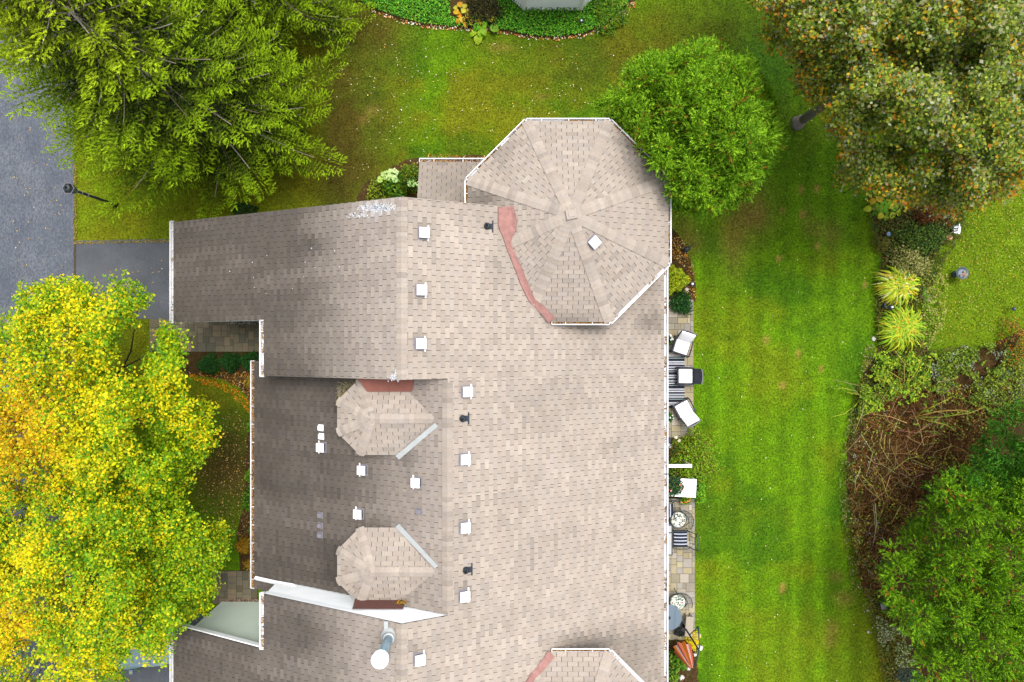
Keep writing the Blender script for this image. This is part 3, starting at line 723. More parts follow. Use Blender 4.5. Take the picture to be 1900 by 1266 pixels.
        if n > 3:
            tt = rng.random(n); keep = vnoise(tt * Ln * 3, tt * 0, 1.0, int(abs(a.x * 7 + a.y * 3)) % 50) < (0.25 + litter); tt = tt[keep]; n = len(tt)
            pts_ = np.array([MM(a + d * (q * Ln) + o3 * random.uniform(.015, w - .03) + up * (-.045 + random.uniform(0, .03))) for q in tt]) if n else np.zeros((0, 3))
            if n: 
                o = leaves('gutter_leaves', pts_, 0.055, pick_cols(n, [(176, 120, 50), (206, 150, 60), (120, 78, 40), (222, 196, 150), (90, 60, 36)], [3, 3, 3, 1, 2]), M['litter'], gut, up=1.5); o['kind'] = 'stuff'
    gutter((XE_L, YN + .03, zL(XE_L) - .01), (XE_L, YW - .03, zL(XE_L) - .01), (-1, 0), litter=0.12, hang=.65)
    gutter((XE_P, YW, zL(XE_P) - .01), (XE_P, YS - .03, zL(XE_P) - .01), (-1, 0), litter=0.25, hang=.7, w=.13)
    gutter((XE_2, YS2, zL2(XE_2) - .01), (XE_2, AX, zL2(XE_2) - .01), (-1, 0), litter=0.95, hang=.62)
    gutter((XE_R, AX, zR(XE_R) - .01), (XE_R, 2.75, zR(XE_R) - .01), (1, 0), litter=0.22, hang=30, w=.13)
    gutter((-3.19, 6.16, 2.97), (0.6, 6.16, 2.97), (0, 1), litter=0.5, hang=1.0)
    EO = octp(OAP, OZE - .01)
    for i in range(8):
        a, b_ = Vector(EO[i]), Vector(EO[(i + 1) % 8]); out = ((a.x + b_.x) / 2 - OX, (a.y + b_.y) / 2 - OY); ang = round(math.degrees(math.atan2(out[1], out[0]))) % 360
        if ang in (225,): continue
        if ang == 180: a, b_ = a, Vector((a.x, 3.5, a.z))
        if ang == 270: a = Vector((1.25, a.y, a.z)) if a.x < b_.x else a; b_ = b_ if a.x < b_.x else Vector((1.25, b_.y, b_.z))
        gutter(a, b_, out, litter={180: .9, 270: .8, 45: .6, 0: .3, 135: .35, 90: .3, 315: .1}.get(ang, .3), hang=.85, w=0.085)
    # ---- vents
    def box_vent(px, py, plane_, rot=0.0, s=0.315, cap='capw', name='roof_vent', big=True, sx=0):
        a, bx_ = plane_; x, y, z = onplane(px, py, a, bx_, 0); tilt = math.atan(bx_); Rm = Matrix.Rotation(-tilt, 3, 'Y') @ Matrix.Rotation(rot, 3, 'Z')
        nn = Rm @ Vector((0, 0, 1)); c = Vector((x, y, z))
        t = bpy.data.objects.new(name, None); t.empty_display_size = .1; link(t, root); t.location = c
        if big:
            b = MB(); b.box(nn * 0.018, (s * 1.12, s * 1.18, 0.010), R=Rm); b.build('flange', M['capg'], t); b = MB(); b.box(nn * 0.03 + Rm @ Vector((sx * s * .46, 0, 0)), (0.045, s * 1.42, 0.012), R=Rm); b.build('bracket', M['capw'], t)
            b = MB(); b.box(nn * 0.07, (s * .8, s * .8, 0.10), R=Rm); b.build('throat', M['black'], t)
            b = MB(); b.box(nn * 0.145, (s, s, 0.06), top=0.93, R=Rm); b.build('vent_cap', M[cap], t, bevel=0.012)
        else:
            b = MB(); b.box(nn * 0.05, (s, s, 0.10), top=0.85, R=Rm); b.build('vent_cap', M[cap], t, bevel=0.008)
            b = MB(); b.box(nn * 0.016, (s * 1.25, s * 1.25, 0.012), R=Rm); b.build('flange', M['capg' if cap == 'capg' else 'capw'], t)
    PR = (ZR + SL * XR, -SL); PL2 = (ZR2 - SL * XR2, SL)
    def boot(px, py):
        a, bx_ = PR; x, y, z = onplane(px, py, a, bx_, 0); Rm = Matrix.Rotation(math.atan(SL), 3, 'Y'); c = Vector((x, y, z)); nn = Rm @ Vector((0, 0, 1))
        t = bpy.data.objects.new('pipe_boot', None); link(t, root); t.location = c
        b = MB(); b.box(nn * .02 + Rm @ Vector((0.08, 0, 0)), (0.20, 0.17, 0.012), R=Rm); b.box(nn * .022 + Rm @ Vector((0.19, 0, 0)), (0.04, 0.36, 0.016), R=Rm); b.lathe(nn * .02, [(0.11, 0), (0.10, 0.03), (0.07, 0.10)], n=16); b.build('flange', M['black'], t)
        b = MB(); b.tube([nn * .02, Vector((0, 0, .22)) + nn * .02], 0.045, n=12, cap=False); b.build('pipe', M['dark'], t, smooth=True)
        b = MB(); b.tube([Vector((0, 0, .10)), Vector((0, 0, .215)) + nn * .02], 0.034, n=12); b.build('pipe_opening', M['tyre'], t)
    if not flip:
        for px, py in [(785, 433), (780, 539), (779, 638), (865, 727), (861, 852)]: box_vent(px, py, PR, sx=1)
        for px, py, r_ in [(599, 830, 0), (675, 872, 0), (775, 895, 0)]: box_vent(px, py, PL2, sx=-1, s=.30)
        for px, py in [(596, 794), (597, 810)]: box_vent(px, py, PL2, s=.17, big=False, name='small_vent')
        boot(903, 420); boot(858, 777)
        # vent on the octagonal roof, turned with its face
        sl = (OZA - OZE) / OAP; q = 1 / math.sqrt(2); px, py = 1101, 449; z = 5.9
        for _ in range(10): x, y, _z = P(px, py, z); z = zoct(x, y)
        Rm = Matrix.Rotation(math.radians(-45), 3, 'Z') @ Matrix.Rotation(math.atan(sl), 3, 'Y'); nn = Rm @ Vector((0, 0, 1))
        t = bpy.data.objects.new('roof_vent', None); link(t, root); t.location = (x, y, z); s = .32
        b = MB(); b.box(nn * 0.02, (s * 1.1, s * 1.15, 0.012), R=Rm); b.build('flange', M['capg'], t)
        b = MB(); b.box(nn * 0.07, (s * .8, s * .8, 0.10), R=Rm); b.build('throat', M['black'], t)
        b = MB(); b.box(nn * 0.145, (s, s, 0.06), top=0.93, R=Rm); b.build('vent_cap', M['capw'], t, bevel=0.012)
    else:
        for px, py in [(861, 978), (860, 1105), (777, 1222)]: box_vent(px, py, PR, sx=1)
        box_vent(668, 953, PL2, sx=-1, s=.30)
        for px, py in [(779, 949), (595, 956), (595, 975), (595, 993)]: box_vent(px, py, PL2, s=.16, big=False, cap='capg', name='small_vent')
        boot(864, 1058)
        # flue with elbow and round cap
        PL = (ZR - SL * XR, SL)
        x, y, z = onplane(722, 1180, *PL, 0); t = bpy.data.objects.new('flue', None); link(t, root); t.location = (x, y, z)
        b = MB(); b.box((-.08, .12, .04), (0.12, 0.62, 0.03)); b.lathe((0.02, 0, 0), [(0.26, 0.02), (0.24, 0.06), (0.17, 0.14)], n=20); b.build('flange', M['galv'], t, smooth=False)
        b = MB(); b.tube([(0.02, 0, 0), (0.02, 0, 1.35)], 0.125, n=20); b.build('pipe', M['pipe'], t, smooth=True)
        b = MB(); b.lathe((0.02, 0, .18), [(0.13, 0), (0.19, .02), (0.13, .05)], n=20); b.build('storm_collar', M['galv'], t, smooth=True)
        b = MB(); b.lathe((0.02, 0, 1.35), [(0.15, 0), (0.22, .01), (0.22, .03), (0.17, .05), (.17, .12), (0.23, .13), (0.23, .17), (0.12, .22)], n=24); b.build('flue_cap', M['white'], t)
        # downspout lying across the lower roof, from the gutter of the neighbouring slope
        def on(px, py, lift): 
            v = onplane(px, py, *PL2, 0); return Vector((v[0], v[1], v[2] + lift))
        b = MB(); pth = [on(476, 1071, .10), on(510, 1079, .09), on(548, 1086, .09)]
        b.tube(pth, 0.07, n=4); b.tube([on(549, 1084, .10), on(541, 1094, .35), on(534, 1103, .6)], 0.055, n=4); b.build('downspout', M['white'], root)

h1 = thing('house', 'brown shingled house with octagonal corner roof, single dormer and garage wing, left and upper part of the pair', 'house')
h1['label'] = 'north house of the attached pair, its whole octagonal roof in view beside the round cedar'
build_house(False, h1)
h2 = thing('house', 'south house of the attached pair, with round white flue cap and cut off octagonal roof', 'house')
build_house(True, h2)

# leaf and vine debris on the lower roof by the first dormer
n = 160; q = rng.normal(0, 1, (n, 2)); pp = []
for i in range(n):
    if i < 100: px, py = 655 + q[i, 0] * 14, 716 + q[i, 1] * 5
    else: px, py = 633 + q[i, 0] * 3, 730 + q[i, 1] * 9
    v = onplane(px, py, ZR2 - SL * XR2, SL, 0); pp.append((v[0], v[1], v[2] + .03 + random.random() * .04))
b = MB()
for i, p in enumerate(pp):
    a = random.uniform(0, 6.28); l = random.uniform(.05, .16); b.col(random.choice([L(196, 178, 158), L(170, 160, 120), L(150, 150, 90)])); b.tube([p, (p[0] + math.cos(a) * l * .5, p[1] + math.sin(a) * l * .5, p[2] + .02), (p[0] + math.cos(a + .8) * l, p[1] + math.sin(a + .8) * l, p[2])], .012, n=4)
tag(b.build('vine_debris', M['attrplain']), kind='stuff')
o = leaves('moss_clump', np.array([onplane(744 + random.gauss(0, 5), 1117 + random.gauss(0, 2), 5.95, 0, 0) for _ in range(60)]) + np.array([0, 0, .05]), .06, pick_cols(60, [(196, 140, 40), (160, 120, 40), (120, 110, 40)]), M['litter']); tag(o, kind='stuff')

fl = []; 
for (cx_, cy_, rx_, ry_, n_) in [(700, 386, 26, 6, 300), (668, 400, 16, 4, 40), (745, 695, 9, 10, 160), (744, 600, 5, 60, 60), (735, 702, 12, 4, 60), (560, 500, 200, 60, 14)]:
    for _ in range(n_):
        px_, py_ = random.gauss(cx_, rx_ * .6), random.gauss(cy_, ry_ * .6); v = onplane(px_, py_, ZR - SL * XR, SL, 0)
        if v[0] < XR - .05 and v[1] < YN - .05: fl.append((v[0], v[1], v[2] + .022))
o = leaves('lichen_flakes', np.array(fl), .045, pick_cols(len(fl), [(232, 236, 242), (214, 218, 226)], None, .05, .62), M['litter'], nrm=np.tile(np.array([[-SL, 0, 1.0]]) / math.hypot(1, SL), (len(fl), 1)), aspect=.9); tag(o, kind='stuff')
# ---------------------------------------------------------------- trees
def sample_poly(poly, n, inset=0):
    xs = [p[0] for p in poly]; ys = [p[1] for p in poly]; out = []
    while len(out) < n:
        q = np.stack([rng.uniform(min(xs), max(xs), n * 2), rng.uniform(min(ys), max(ys), n * 2)], -1)
        ok = inpoly(q[:, 0], q[:, 1], poly)
        if inset: ok &= polydist(q[:, 0], q[:, 1], poly) > inset
        out += list(q[ok])
    return np.array(out[:n])
def branches(name, base, tops, r0, material, root, trunk_top, rtop):
    b = MB(); off = base
    b.tube([base, Vector(base) + (Vector(trunk_top) - Vector(base)) * .5, trunk_top], r0, n=10, r2=rtop); 
    b.lathe(base, [(r0 * 1.7, -.02), (r0 * 1.25, .15), (r0, .5)], n=10, wob=.1)
    b.build('trunk', material, root, smooth=True, off=off)
    b = MB()
    for t in tops:
        t = Vector(t); s = Vector(base) + (Vector(trunk_top) - Vector(base)) * random.uniform(.55, 1.0); mid = s + (t - s) * .5 + Vector((random.uniform(-.2, .2), random.uniform(-.2, .2), random.uniform(-.3, .3)))
        r = rtop * random.uniform(.35, .6); b.tube([s, s + (mid - s) * .5 + Vector((0, 0, .1)), mid, mid + (t - mid) * .6, t], r, n=5, r2=.008)
    b.build('branches', material, root, smooth=True, off=off)

def broadleaf(name, label, cat, basepx, poly, nclump, per, zc, zr, ctr, rad, crad, lsize, colfun, bark, r0, group=None, sel=None, low=0.35, trunk_h=4.0, nbr=40, mask=None, bump=1.1, ins=22):
    bx, by, _ = P(*basepx, 0); root = thing(name, label, cat, (bx, by, 0), group=group)
    q = sample_poly(poly, nclump, inset=crad * ins)
    if sel is not None: q = q[sel(q[:, 0], q[:, 1])]
    d = np.hypot((q[:, 0] - ctr[0]) / rad[0], (q[:, 1] - ctr[1]) / rad[1]); z = zc + zr * np.clip(1 - d ** 2, 0, 1) + rng.normal(0, .35, len(q))
    nl = max(12, len(q) // 9); lq = sample_poly(poly, nl, inset=12); dd = np.hypot(q[:, None, 0] - lq[None, :, 0], q[:, None, 1] - lq[None, :, 1]); ni = dd.argmin(1)
    lr = math.sqrt(abs(area(poly)) / nl / math.pi) * 1.15; z = z + rng.normal(0, .3, nl)[ni] + bump * (.35 - .8 * np.clip(dd.min(1) / lr, 0, 1.3) ** 2)
    lowm = rng.random(len(q)) < low; z = np.where(lowm, z * rng.uniform(.55, .85, len(q)), z)
    h = HC - z; C = np.stack([(q[:, 0] - 950) / FP * h, -(q[:, 1] - 633) / FP * h, z], -1)
    rr = crad * rng.uniform(.6, 1.25, len(q)); nper = (per * (rr / crad) ** 2 * rng.uniform(.7, 1.2, len(q))).astype(int)
    idx = np.repeat(np.arange(len(q)), nper); n = len(idx)
    v = rng.normal(size=(n, 3)); v /= np.linalg.norm(v, axis=1)[:, None]; v *= (rng.random(n) ** .45)[:, None]; v[:, 2] = v[:, 2] * .45 - .25 * (v[:, 0] ** 2 + v[:, 1] ** 2)
    # fingered clumps: pull the leaves onto a few twigs
    tw = rng.normal(size=(len(q), 7, 3)); tw[..., 2] *= .3; tw /= np.linalg.norm(tw, axis=2)[..., None]; ti = rng.integers(0, 7, n); tdir = tw[idx, ti]; tl = rng.random(n) ** .7
    v = np.where((rng.random(n) < .6)[:, None], tdir * tl[:, None] + rng.normal(0, .13, (n, 3)), v)
    pts = C[idx] + v * rr[idx][:, None]
    pq = 950 + pts[:, 0] / (HC - pts[:, 2]) * FP, 633 - pts[:, 1] / (HC - pts[:, 2]) * FP
    cols = colfun(pq[0], pq[1], n, idx, len(q), z)
    nr = rand_dirs(n, .9)
    leaves('crown', pts, lsize, cols, M['leaf'], root, off=(bx, by, 0), nrm=nr, aspect=.72)
    tp = (bx + random.uniform(-.3, .3), by + random.uniform(-.3, .3), trunk_h)
    sel_ = rng.choice(len(q), min(nbr, len(q)), replace=False)
    branches(name, (bx, by, 0), [tuple(C[i]) for i in sel_], r0, bark, root, tp, r0 * .6)
    return root
PL = [(0, 590), (20, 545), (40, 515), (70, 505), (110, 503), (140, 510), (165, 505), (190, 535), (198, 500), (225, 495), (262, 500), (268, 525), (300, 535), (293, 560), (268, 580), (270, 600), (235, 605), (205, 640), (210, 690), (250, 690), (262, 655), (285, 635), (290, 600), (345, 600), (352, 640), (385, 670), (372, 700), (345, 712), (352, 735), (412, 738), (417, 795), (405, 850), (375, 870), (355, 910), (350, 950), (375, 975), (430, 955), (435, 1010), (446, 1045), (405, 1060), (402, 1120), (370, 1155), (325, 1175), (318, 1200), (322, 1240), (300, 1254), (268, 1225), (262, 1205), (240, 1250), (240, 1340), (-120, 1340), (-120, 590)]
def maple_cols(px, py, n, idx, nc, z):
    g = pick_cols(n, [(160, 190, 10), (122, 172, 12), (198, 208, 12), (72, 136, 8)], [3, 3, 2.4, 1.6], .17, k=.74)
    y = pick_cols(n, [(236, 216, 4), (232, 202, 6), (222, 222, 10), (244, 224, 10)], [3, 1, 3, 1], .14, k=.76)
    o = pick_cols(n, [(242, 190, 10), (236, 206, 14), (226, 160, 20)], [3, 3, .7], .14, k=.64)
    cl = rng.random(nc)[idx]
    f = np.clip(0.10 + .36 * sstep(300, 40, px) - .15 * sstep(680, 560, py) + .5 * (fbm(px, py, 90., 61) - .5) * 2 + (cl - .5) * .9, 0, 1)
    c = np.where((rng.random(n) < f)[:, None], y, g)
    fo = np.clip(np.exp(-(((px - 20) / 80) ** 2 + ((py - 810) / 110) ** 2)) * 1.1 + .6 * np.exp(-(((px - 20) / 60) ** 2 + ((py - 1160) / 60) ** 2)), 0, 1)
    c = np.where((rng.random(n) < fo * .75)[:, None], o, c); fg = np.exp(-(((px - 395) / 70) ** 2 + ((py - 1040) / 70) ** 2)); c = np.where((rng.random(n) < fg * .7)[:, None], g * .8, c)
    return c
broadleaf('maple_tree', 'yellow-green autumn maple overhanging the road and driveway, with orange-yellow leaves at the frame edge', 'tree', (262, 735), PL, 1300, 170, 4.2, 3.6, (130, 720), (300, 330), .44, .086, maple_cols, M['barkd'], .15, sel=lambda x, y: y + 18 * np.sin(x / 30) < 900, trunk_h=3.2, nbr=44, ins=40)
broadleaf('maple_tree', 'yellow autumn maple spreading over the silver car and the lower paved path', 'tree', (250, 1010), PL, 1300, 170, 4.0, 3.6, (150, 1090), (320, 300), .44, .086, maple_cols, M['barkd'], .15, sel=lambda x, y: y + 18 * np.sin(x / 30) >= 900, trunk_h=3.2, nbr=44, ins=40)
PM = [(1385, -60), (1388, 5), (1400, 18), (1432, 22), (1428, 50), (1418, 70), (1425, 100), (1450, 112), (1475, 125), (1482, 148), (1470, 160), (1480, 180), (1510, 186), (1525, 178), (1538, 190), (1528, 205), (1548, 225), (1545, 250), (1560, 290), (1545, 300), (1545, 335), (1570, 345), (1590, 360), (1612, 365), (1660, 372), (1700, 385), (1760, 405), (1800, 385), (1850, 372), (1900, 350), (2000, 320), (2040, -80), (1385, -80)]
def rmaple_cols(px, py, n, idx, nc, z):
    g = pick_cols(n, [(104, 130, 28), (132, 152, 44), (76, 108, 24), (150, 170, 90), (160, 168, 50)], [3, 3, 2.2, 1.0, 2.8], .2, k=.76)
    w = pick_cols(n, [(172, 180, 120), (190, 196, 160), (186, 172, 110)], None, .1, k=.58)
    o = pick_cols(n, [(214, 160, 26), (206, 124, 34), (196, 174, 30), (214, 104, 40)], [3, 1.3, 3.4, .2], .16, k=.74)
    e = polydist(px, py, PM); cl = rng.random(nc)[idx]
    fo = np.clip(.10 + .45 * np.exp(-e / 26.) + .55 * (fbm(px, py, 60., 71) - .5) * 2 * (cl > .35), 0, .9)
    c = np.where((rng.random(n) < fo)[:, None], o, g); return np.where((rng.random(n) < .08 + .25 * (cl > .75))[:, None], w, c)
broadleaf('maple_tree', 'large olive and orange tinged maple with its grey trunk showing at the lawn', 'tree', (1480, 229), PM, 900, 190, 4.5, 5.0, (1780, 60), (420, 380), .5, .10, rmaple_cols, M['bark'], .18, trunk_h=6.0, nbr=60, bump=1.5, ins=29, low=.25)

def needle_fingers(name, base, direc, length, width, cols, material, parent, off, nn=10, spread=.5):
    """fingers of foliage: an axis with slim needles round it; base (n,3), direc (n,3) unit"""
    n = len(base); t = rng.random((n, nn)) ** .8; ax = direc[:, None, :]
    r = rng.normal(size=(n, nn, 3)); r -= (r * ax).sum(-1)[..., None] * ax; r /= np.linalg.norm(r, axis=2)[..., None]
    L_ = length[:, None, None] if np.ndim(length) else length
    p = base[:, None, :] + ax * t[..., None] * L_
    nd = ax * (1 - spread) + r * spread; nd /= np.linalg.norm(nd, axis=2)[..., None]
    nl = L_ * .42 * rng.uniform(.7, 1.2, (n, nn, 1)); tip = p + nd * nl
    sd = np.cross(nd, rng.normal(size=(n, nn, 3))); sd /= np.linalg.norm(sd, axis=2)[..., None]; sd *= width
    V = np.stack([p - sd, p + sd, tip], 2).reshape(-1, 3); F = np.arange(len(V)).reshape(-1, 3)
    c = cols[:, None, :] * (rng.uniform(.8, 1.2, (n, nn, 1))); C = np.repeat(c.reshape(-1, 3), 3, 0)
    return np_obj(name, V, F, material, C, parent, off=off)

def spruce(label, basepx, H, R0, z0, nb, seed, top=False, fl=.2):
    r = np.random.default_rng(seed); bx, by, _ = P(*basepx, 0); root = thing('spruce_tree', label, 'tree', (bx, by, 0), group=None)
    B = []; D = []; Ln = []; Cc = []; wood = MB()
    for i in range(nb):
        u = (i + r.random()) / nb; z = z0 + (H - z0) * u ** .9; R = R0 * (1 - (z - z0) / (H - z0)) ** .75 * r.choice([.78, .92, 1.0, 1.08]) * r.uniform(.95, 1.04) + .15
        az = i * 2.39996 + r.normal(0, .25); dx, dy = math.cos(az), math.sin(az)
        if bx + dx * R > -12.2 and by + dy * R < 4.9: R *= .74
        rise = r.uniform(-.10, .12) + .25 * u; m = 9; pts = []
        for k in range(m + 1):
            t = k / m; pts.append((bx + dx * R * t, by + dy * R * t, z + R * (rise * t - .20 * math.sin(t * 2.4) * (1 - u) + .16 * t * t)))
        wood.col(random.choice([L(176, 162, 144, k=.7), L(196, 186, 170, k=.7), L(140, 124, 100, k=.6)])).tube(pts[:8], .035 * (R / R0) + .008, n=4, r2=.012)
        ns = int(R / .105)
        for s in range(ns):
            t = .22 + .78 * (s + .5) / ns; k = min(int(t * m), m - 1); a = np.array(pts[k]); b = np.array(pts[k + 1]); p = a + (b - a) * (t * m - k)
            bd = (b - a) / np.linalg.norm(b - a); side = 1 if s % 2 else -1
            ang = side * r.uniform(.72, .98); c_, s_ = math.cos(ang), math.sin(ang); td = np.array([bd[0] * c_ - bd[1] * s_, bd[0] * s_ + bd[1] * c_, bd[2] - .10 + r.normal(0, .05)]); td /= np.linalg.norm(td)
            tl = (R * .24 * (1 - t) ** .8 + .24) * r.uniform(.8, 1.15) ; nf = max(2, int(tl / .085))
            tipc = sstep(.35, 1.0, t)
            for q in range(nf):
                w = (q + .6) / nf; pp = p + td * tl * w; sd = 1 if q % 2 else -1; a2 = sd * r.uniform(.55, .8)
                fd = np.array([td[0] * math.cos(a2) - td[1] * math.sin(a2), td[0] * math.sin(a2) + td[1] * math.cos(a2), td[2] + r.normal(.10, .10)]); fd /= np.linalg.norm(fd)
                B.append(pp); D.append(fd); Ln.append(fl * r.uniform(.7, 1.25)); Cc.append((tipc * .7 + w * .3, z / H))
            B.append(p + td * tl * .9); D.append(td); Ln.append(fl * 1.2); Cc.append((1, z / H))
    B = np.array(B); D = np.array(D); Ln = np.array(Ln); Cc = np.array(Cc); n = len(B)
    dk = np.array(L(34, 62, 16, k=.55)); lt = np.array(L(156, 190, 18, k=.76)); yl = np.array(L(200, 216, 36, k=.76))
    f = np.clip(Cc[:, 0] ** 1.6 * 1.05 + rng.normal(0, .14, n), 0, 1)[:, None]; c = dk * (1 - f) + lt * f  # pale tips; inner needles darkened, shade of the gaps put into the colour
    g = np.clip(sstep(.55, .9, Cc[:, 1]) * .7 * Cc[:, 0] + rng.normal(0, .08, n), 0, 1)[:, None]; c = c * (1 - g) + yl * g  # yellower towards the top: sunlight on the crown put into the colour
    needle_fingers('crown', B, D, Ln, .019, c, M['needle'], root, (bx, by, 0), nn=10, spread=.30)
    wood.build('branches', M['twig'], root, off=(bx, by, 0))
    b = MB(); b.tube([(bx, by, 0), (bx, by, H * .5), (bx, by, H * .97)], .24, n=10, r2=.03); b.build('trunk', M['barkd'], root, smooth=True, off=(bx, by, 0))
    return root
SPR = 1
spruce('tall spruce at the corner of the drive, its branches reaching over the lamp post', (425, 238), 12.5, 4.85, 1.2, 215, 5, fl=.20)
spruce('smaller darker spruce at the top edge, between the tall spruce and the upper lawn', (530, 44), 8.5, 3.5, .8, 120, 6, fl=.17)

def conifer_mound(name, label, basepx, poly, n, zc, zr, ctr, rad, ccol, fsize, per, tuft, seed, cat='tree', bumpy=1.0, lobes=None):
    bx, by, _ = P(*basepx, 0); root = thing(name, label, cat, (bx, by, 0))
    q = sample_poly(poly, n, inset=tuft * 10)
    e = polydist(q[:, 0], q[:, 1], poly); d = np.hypot((q[:, 0] - ctr[0]) / rad[0], (q[:, 1] - ctr[1]) / rad[1])
    z = zc + zr * np.sqrt(np.clip(1 - d ** 2, 0, 1)) + rng.normal(0, .12, n) ; z = np.maximum(z, .35)
    nl = lobes or int(n / 9); lq = sample_poly(poly, nl, inset=10)
    dd = np.hypot(q[:, None, 0] - lq[None, :, 0], q[:, None, 1] - lq[None, :, 1]); ni = dd.argmin(1); rl = dd.min(1)
    xs_ = [p[0] for p in poly]; A_ = abs(area(poly)); lr = math.sqrt(A_ / nl / math.pi) * 1.15; lz = rng.normal(0, .4, nl)
    u_ = np.clip(rl / lr, 0, 1.3); z = np.maximum(z + lz[ni] + bumpy * (.35 - .75 * u_ ** 2.2), .35)
    lo = np.stack([(q[:, 0] - lq[ni, 0]), -(q[:, 1] - lq[ni, 1])], -1) / lr
    h = HC - z; C = np.stack([(q[:, 0] - 950) / FP * h, -(q[:, 1] - 633) / FP * h, z], -1)
    cx, cy, _ = P(*ctr, zc); out = C - np.array([cx, cy, zc * .4]); out /= np.linalg.norm(out, axis=1)[:, None]; out[:, :2] = out[:, :2] * .5 + lo * 1.0; out[:, 2] += .45; out /= np.linalg.norm(out, axis=1)[:, None]
    idx = np.repeat(np.arange(n), per); m = len(idx)
    dv = out[idx] + rng.normal(0, .55, (m, 3)); dv /= np.linalg.norm(dv, axis=1)[:, None]
    base = C[idx] + dv * tuft * rng.uniform(.0, .75, (m, 1)); base[:, 2] -= .05
    cl = rng.random(n)[idx]; tipf = np.clip(rng.random(m) * .75 + .25 * cl + .2 * (dv[:, 2] - .4), 0, 1)[:, None]  # fingers pointing up are lightened: light on the tops put into the colour
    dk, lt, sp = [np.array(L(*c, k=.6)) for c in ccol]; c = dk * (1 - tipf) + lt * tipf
    brown = rng.random(m) < (.02 + .2 * (cl > .95)); c[brown] = sp * rng.uniform(.7, 1.2, (brown.sum(), 1))
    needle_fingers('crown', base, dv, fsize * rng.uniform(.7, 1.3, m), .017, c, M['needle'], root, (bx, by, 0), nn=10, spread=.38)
    sel_ = rng.choice(n, 30, replace=False); branches(name, (bx, by, 0), [tuple(C[i] - np.array([0, 0, .2])) for i in sel_], .14, M['barkd'], root, (bx, by, zc), .08)
    return root
PT = [(1106, 208), (1112, 190), (1130, 178), (1158, 165), (1160, 140), (1175, 118), (1205, 108), (1245, 108), (1270, 92), (1298, 84), (1330, 82), (1345, 105), (1380, 105), (1400, 135), (1415, 165), (1438, 190), (1432, 215), (1446, 262), (1430, 290), (1410, 325), (1392, 352), (1362, 372), (1330, 390), (1305, 402), (1270, 390), (1242, 385), (1238, 340), (1232, 318), (1195, 290), (1178, 258), (1150, 235), (1130, 218)]
conifer_mound('cedar_tree', 'round bright green cedar touching the gutter of the octagonal roof', (1215, 300), PT, 1150, 2.8, 3.6, (1300, 225), (175, 185), [(70, 136, 14), (190, 242, 50), (176, 130, 40)], .18, 22, .34, 3, bumpy=1.1)
PB1 = [(1640, 1050), (1650, 1010), (1690, 985), (1705, 955), (1725, 925), (1735, 890), (1780, 878), (1850, 870), (1900, 900), (2060, 900), (2060, 1340), (1712, 1340), (1705, 1230), (1700, 1185), (1650, 1140)]
conifer_mound('cedar_tree', 'broad green cedar with rusty brown flecks filling the lower right corner', (1800, 1040), PB1, 1150, 1.8, 2.8, (1900, 1130), (330, 330), [(40, 104, 16), (168, 224, 30), (190, 120, 44)], .19, 23, .44, 4, bumpy=1.5)
PB2 = [(1728, 930), (1722, 900), (1745, 880), (1795, 872), (1812, 845), (1828, 805), (1842, 772), (1876, 752), (2060, 730), (2060, 960), (1900, 960), (1820, 940)]
conifer_mound('cedar_tree', 'darker soft green cedar above the broad one, beside the brush pile', (1830, 850), PB2, 420, 1.6, 2.4, (1950, 860), (220, 130), [(36, 104, 26), (120, 196, 48), (90, 100, 40)], .15, 22, .36, 5, bumpy=1.3)

# ---------------------------------------------------------------- shrubs and bed plants
def shrub(name, label, px, py, rpx, hgt, pal, w=None, n=900, size=.06, cat='shrub', sx=1, sy=1, group=None, k=.6, flowers=None, up=.8, z0=0.0, rough=.12, aspect=.6, lob=None):
    zt = z0 + hgt * .75; cx, cy, _ = P(px, py, zt); r = rpx / FP * (HC - zt); root = thing(name, label, cat, (cx, cy, z0), group=group)
    v = rng.normal(size=(n, 3)); v /= np.linalg.norm(v, axis=1)[:, None]; v[:, 2] = np.abs(v[:, 2]); v *= (rng.uniform(.72, 1.02, n) + rough * rng.normal(0, .5, n))[:, None]
    lobes = 1 + .16 * np.sin(3 * np.arctan2(v[:, 1], v[:, 0]) + px) + .1 * np.sin(7 * np.arctan2(v[:, 1], v[:, 0]) + py)
    p = np.stack([cx + v[:, 0] * r * sx * lobes, cy + v[:, 1] * r * sy * lobes, z0 + v[:, 2] * hgt * .95 + .04], -1)
    leaves('foliage', p, size, pick_cols(n, pal, w, .16, k), M['leaf'], root, off=(cx, cy, z0), up=up, aspect=aspect)
    b = MB()
    for i in range(7):
        a = i * .9; b.tube([(0, 0, 0), (math.cos(a) * r * .3 * sx, math.sin(a) * r * .3 * sy, hgt * .4), (math.cos(a) * r * .7 * sx, math.sin(a) * r * .7 * sy, hgt * .75)], .012, n=4, r2=.005)
    b.build('stems', M['barkd'], root)
    if flowers:
        for (fx, fy, fr, fc) in flowers:
            x, y, _ = P(fx, fy, z0 + hgt); m = 46; u = rng.normal(size=(m, 3)); u /= np.linalg.norm(u, axis=1)[:, None]; rr = fr / FP * HC
            o = leaves('flower_head', np.stack([x + u[:, 0] * rr, y + u[:, 1] * rr, z0 + hgt + u[:, 2] * rr * .6], -1), rr * .7, pick_cols(m, fc, None, .06, .85), M['leaf'], root, off=(cx, cy, z0), up=1.2, aspect=.9)
    return root
GRN = [(52, 104, 20), (78, 136, 26), (36, 80, 16)]; LG = [(120, 172, 24), (150, 190, 30), (88, 140, 20)]
shrub('boxwood', 'dark green rounded shrub nearest the yellow maple, in the leaf strewn bed', 381, 677, 19, .8, [(40, 104, 30), (58, 124, 34), (24, 76, 22)], n=2400, size=.05, group='dark green shrubs by the paved walkway')
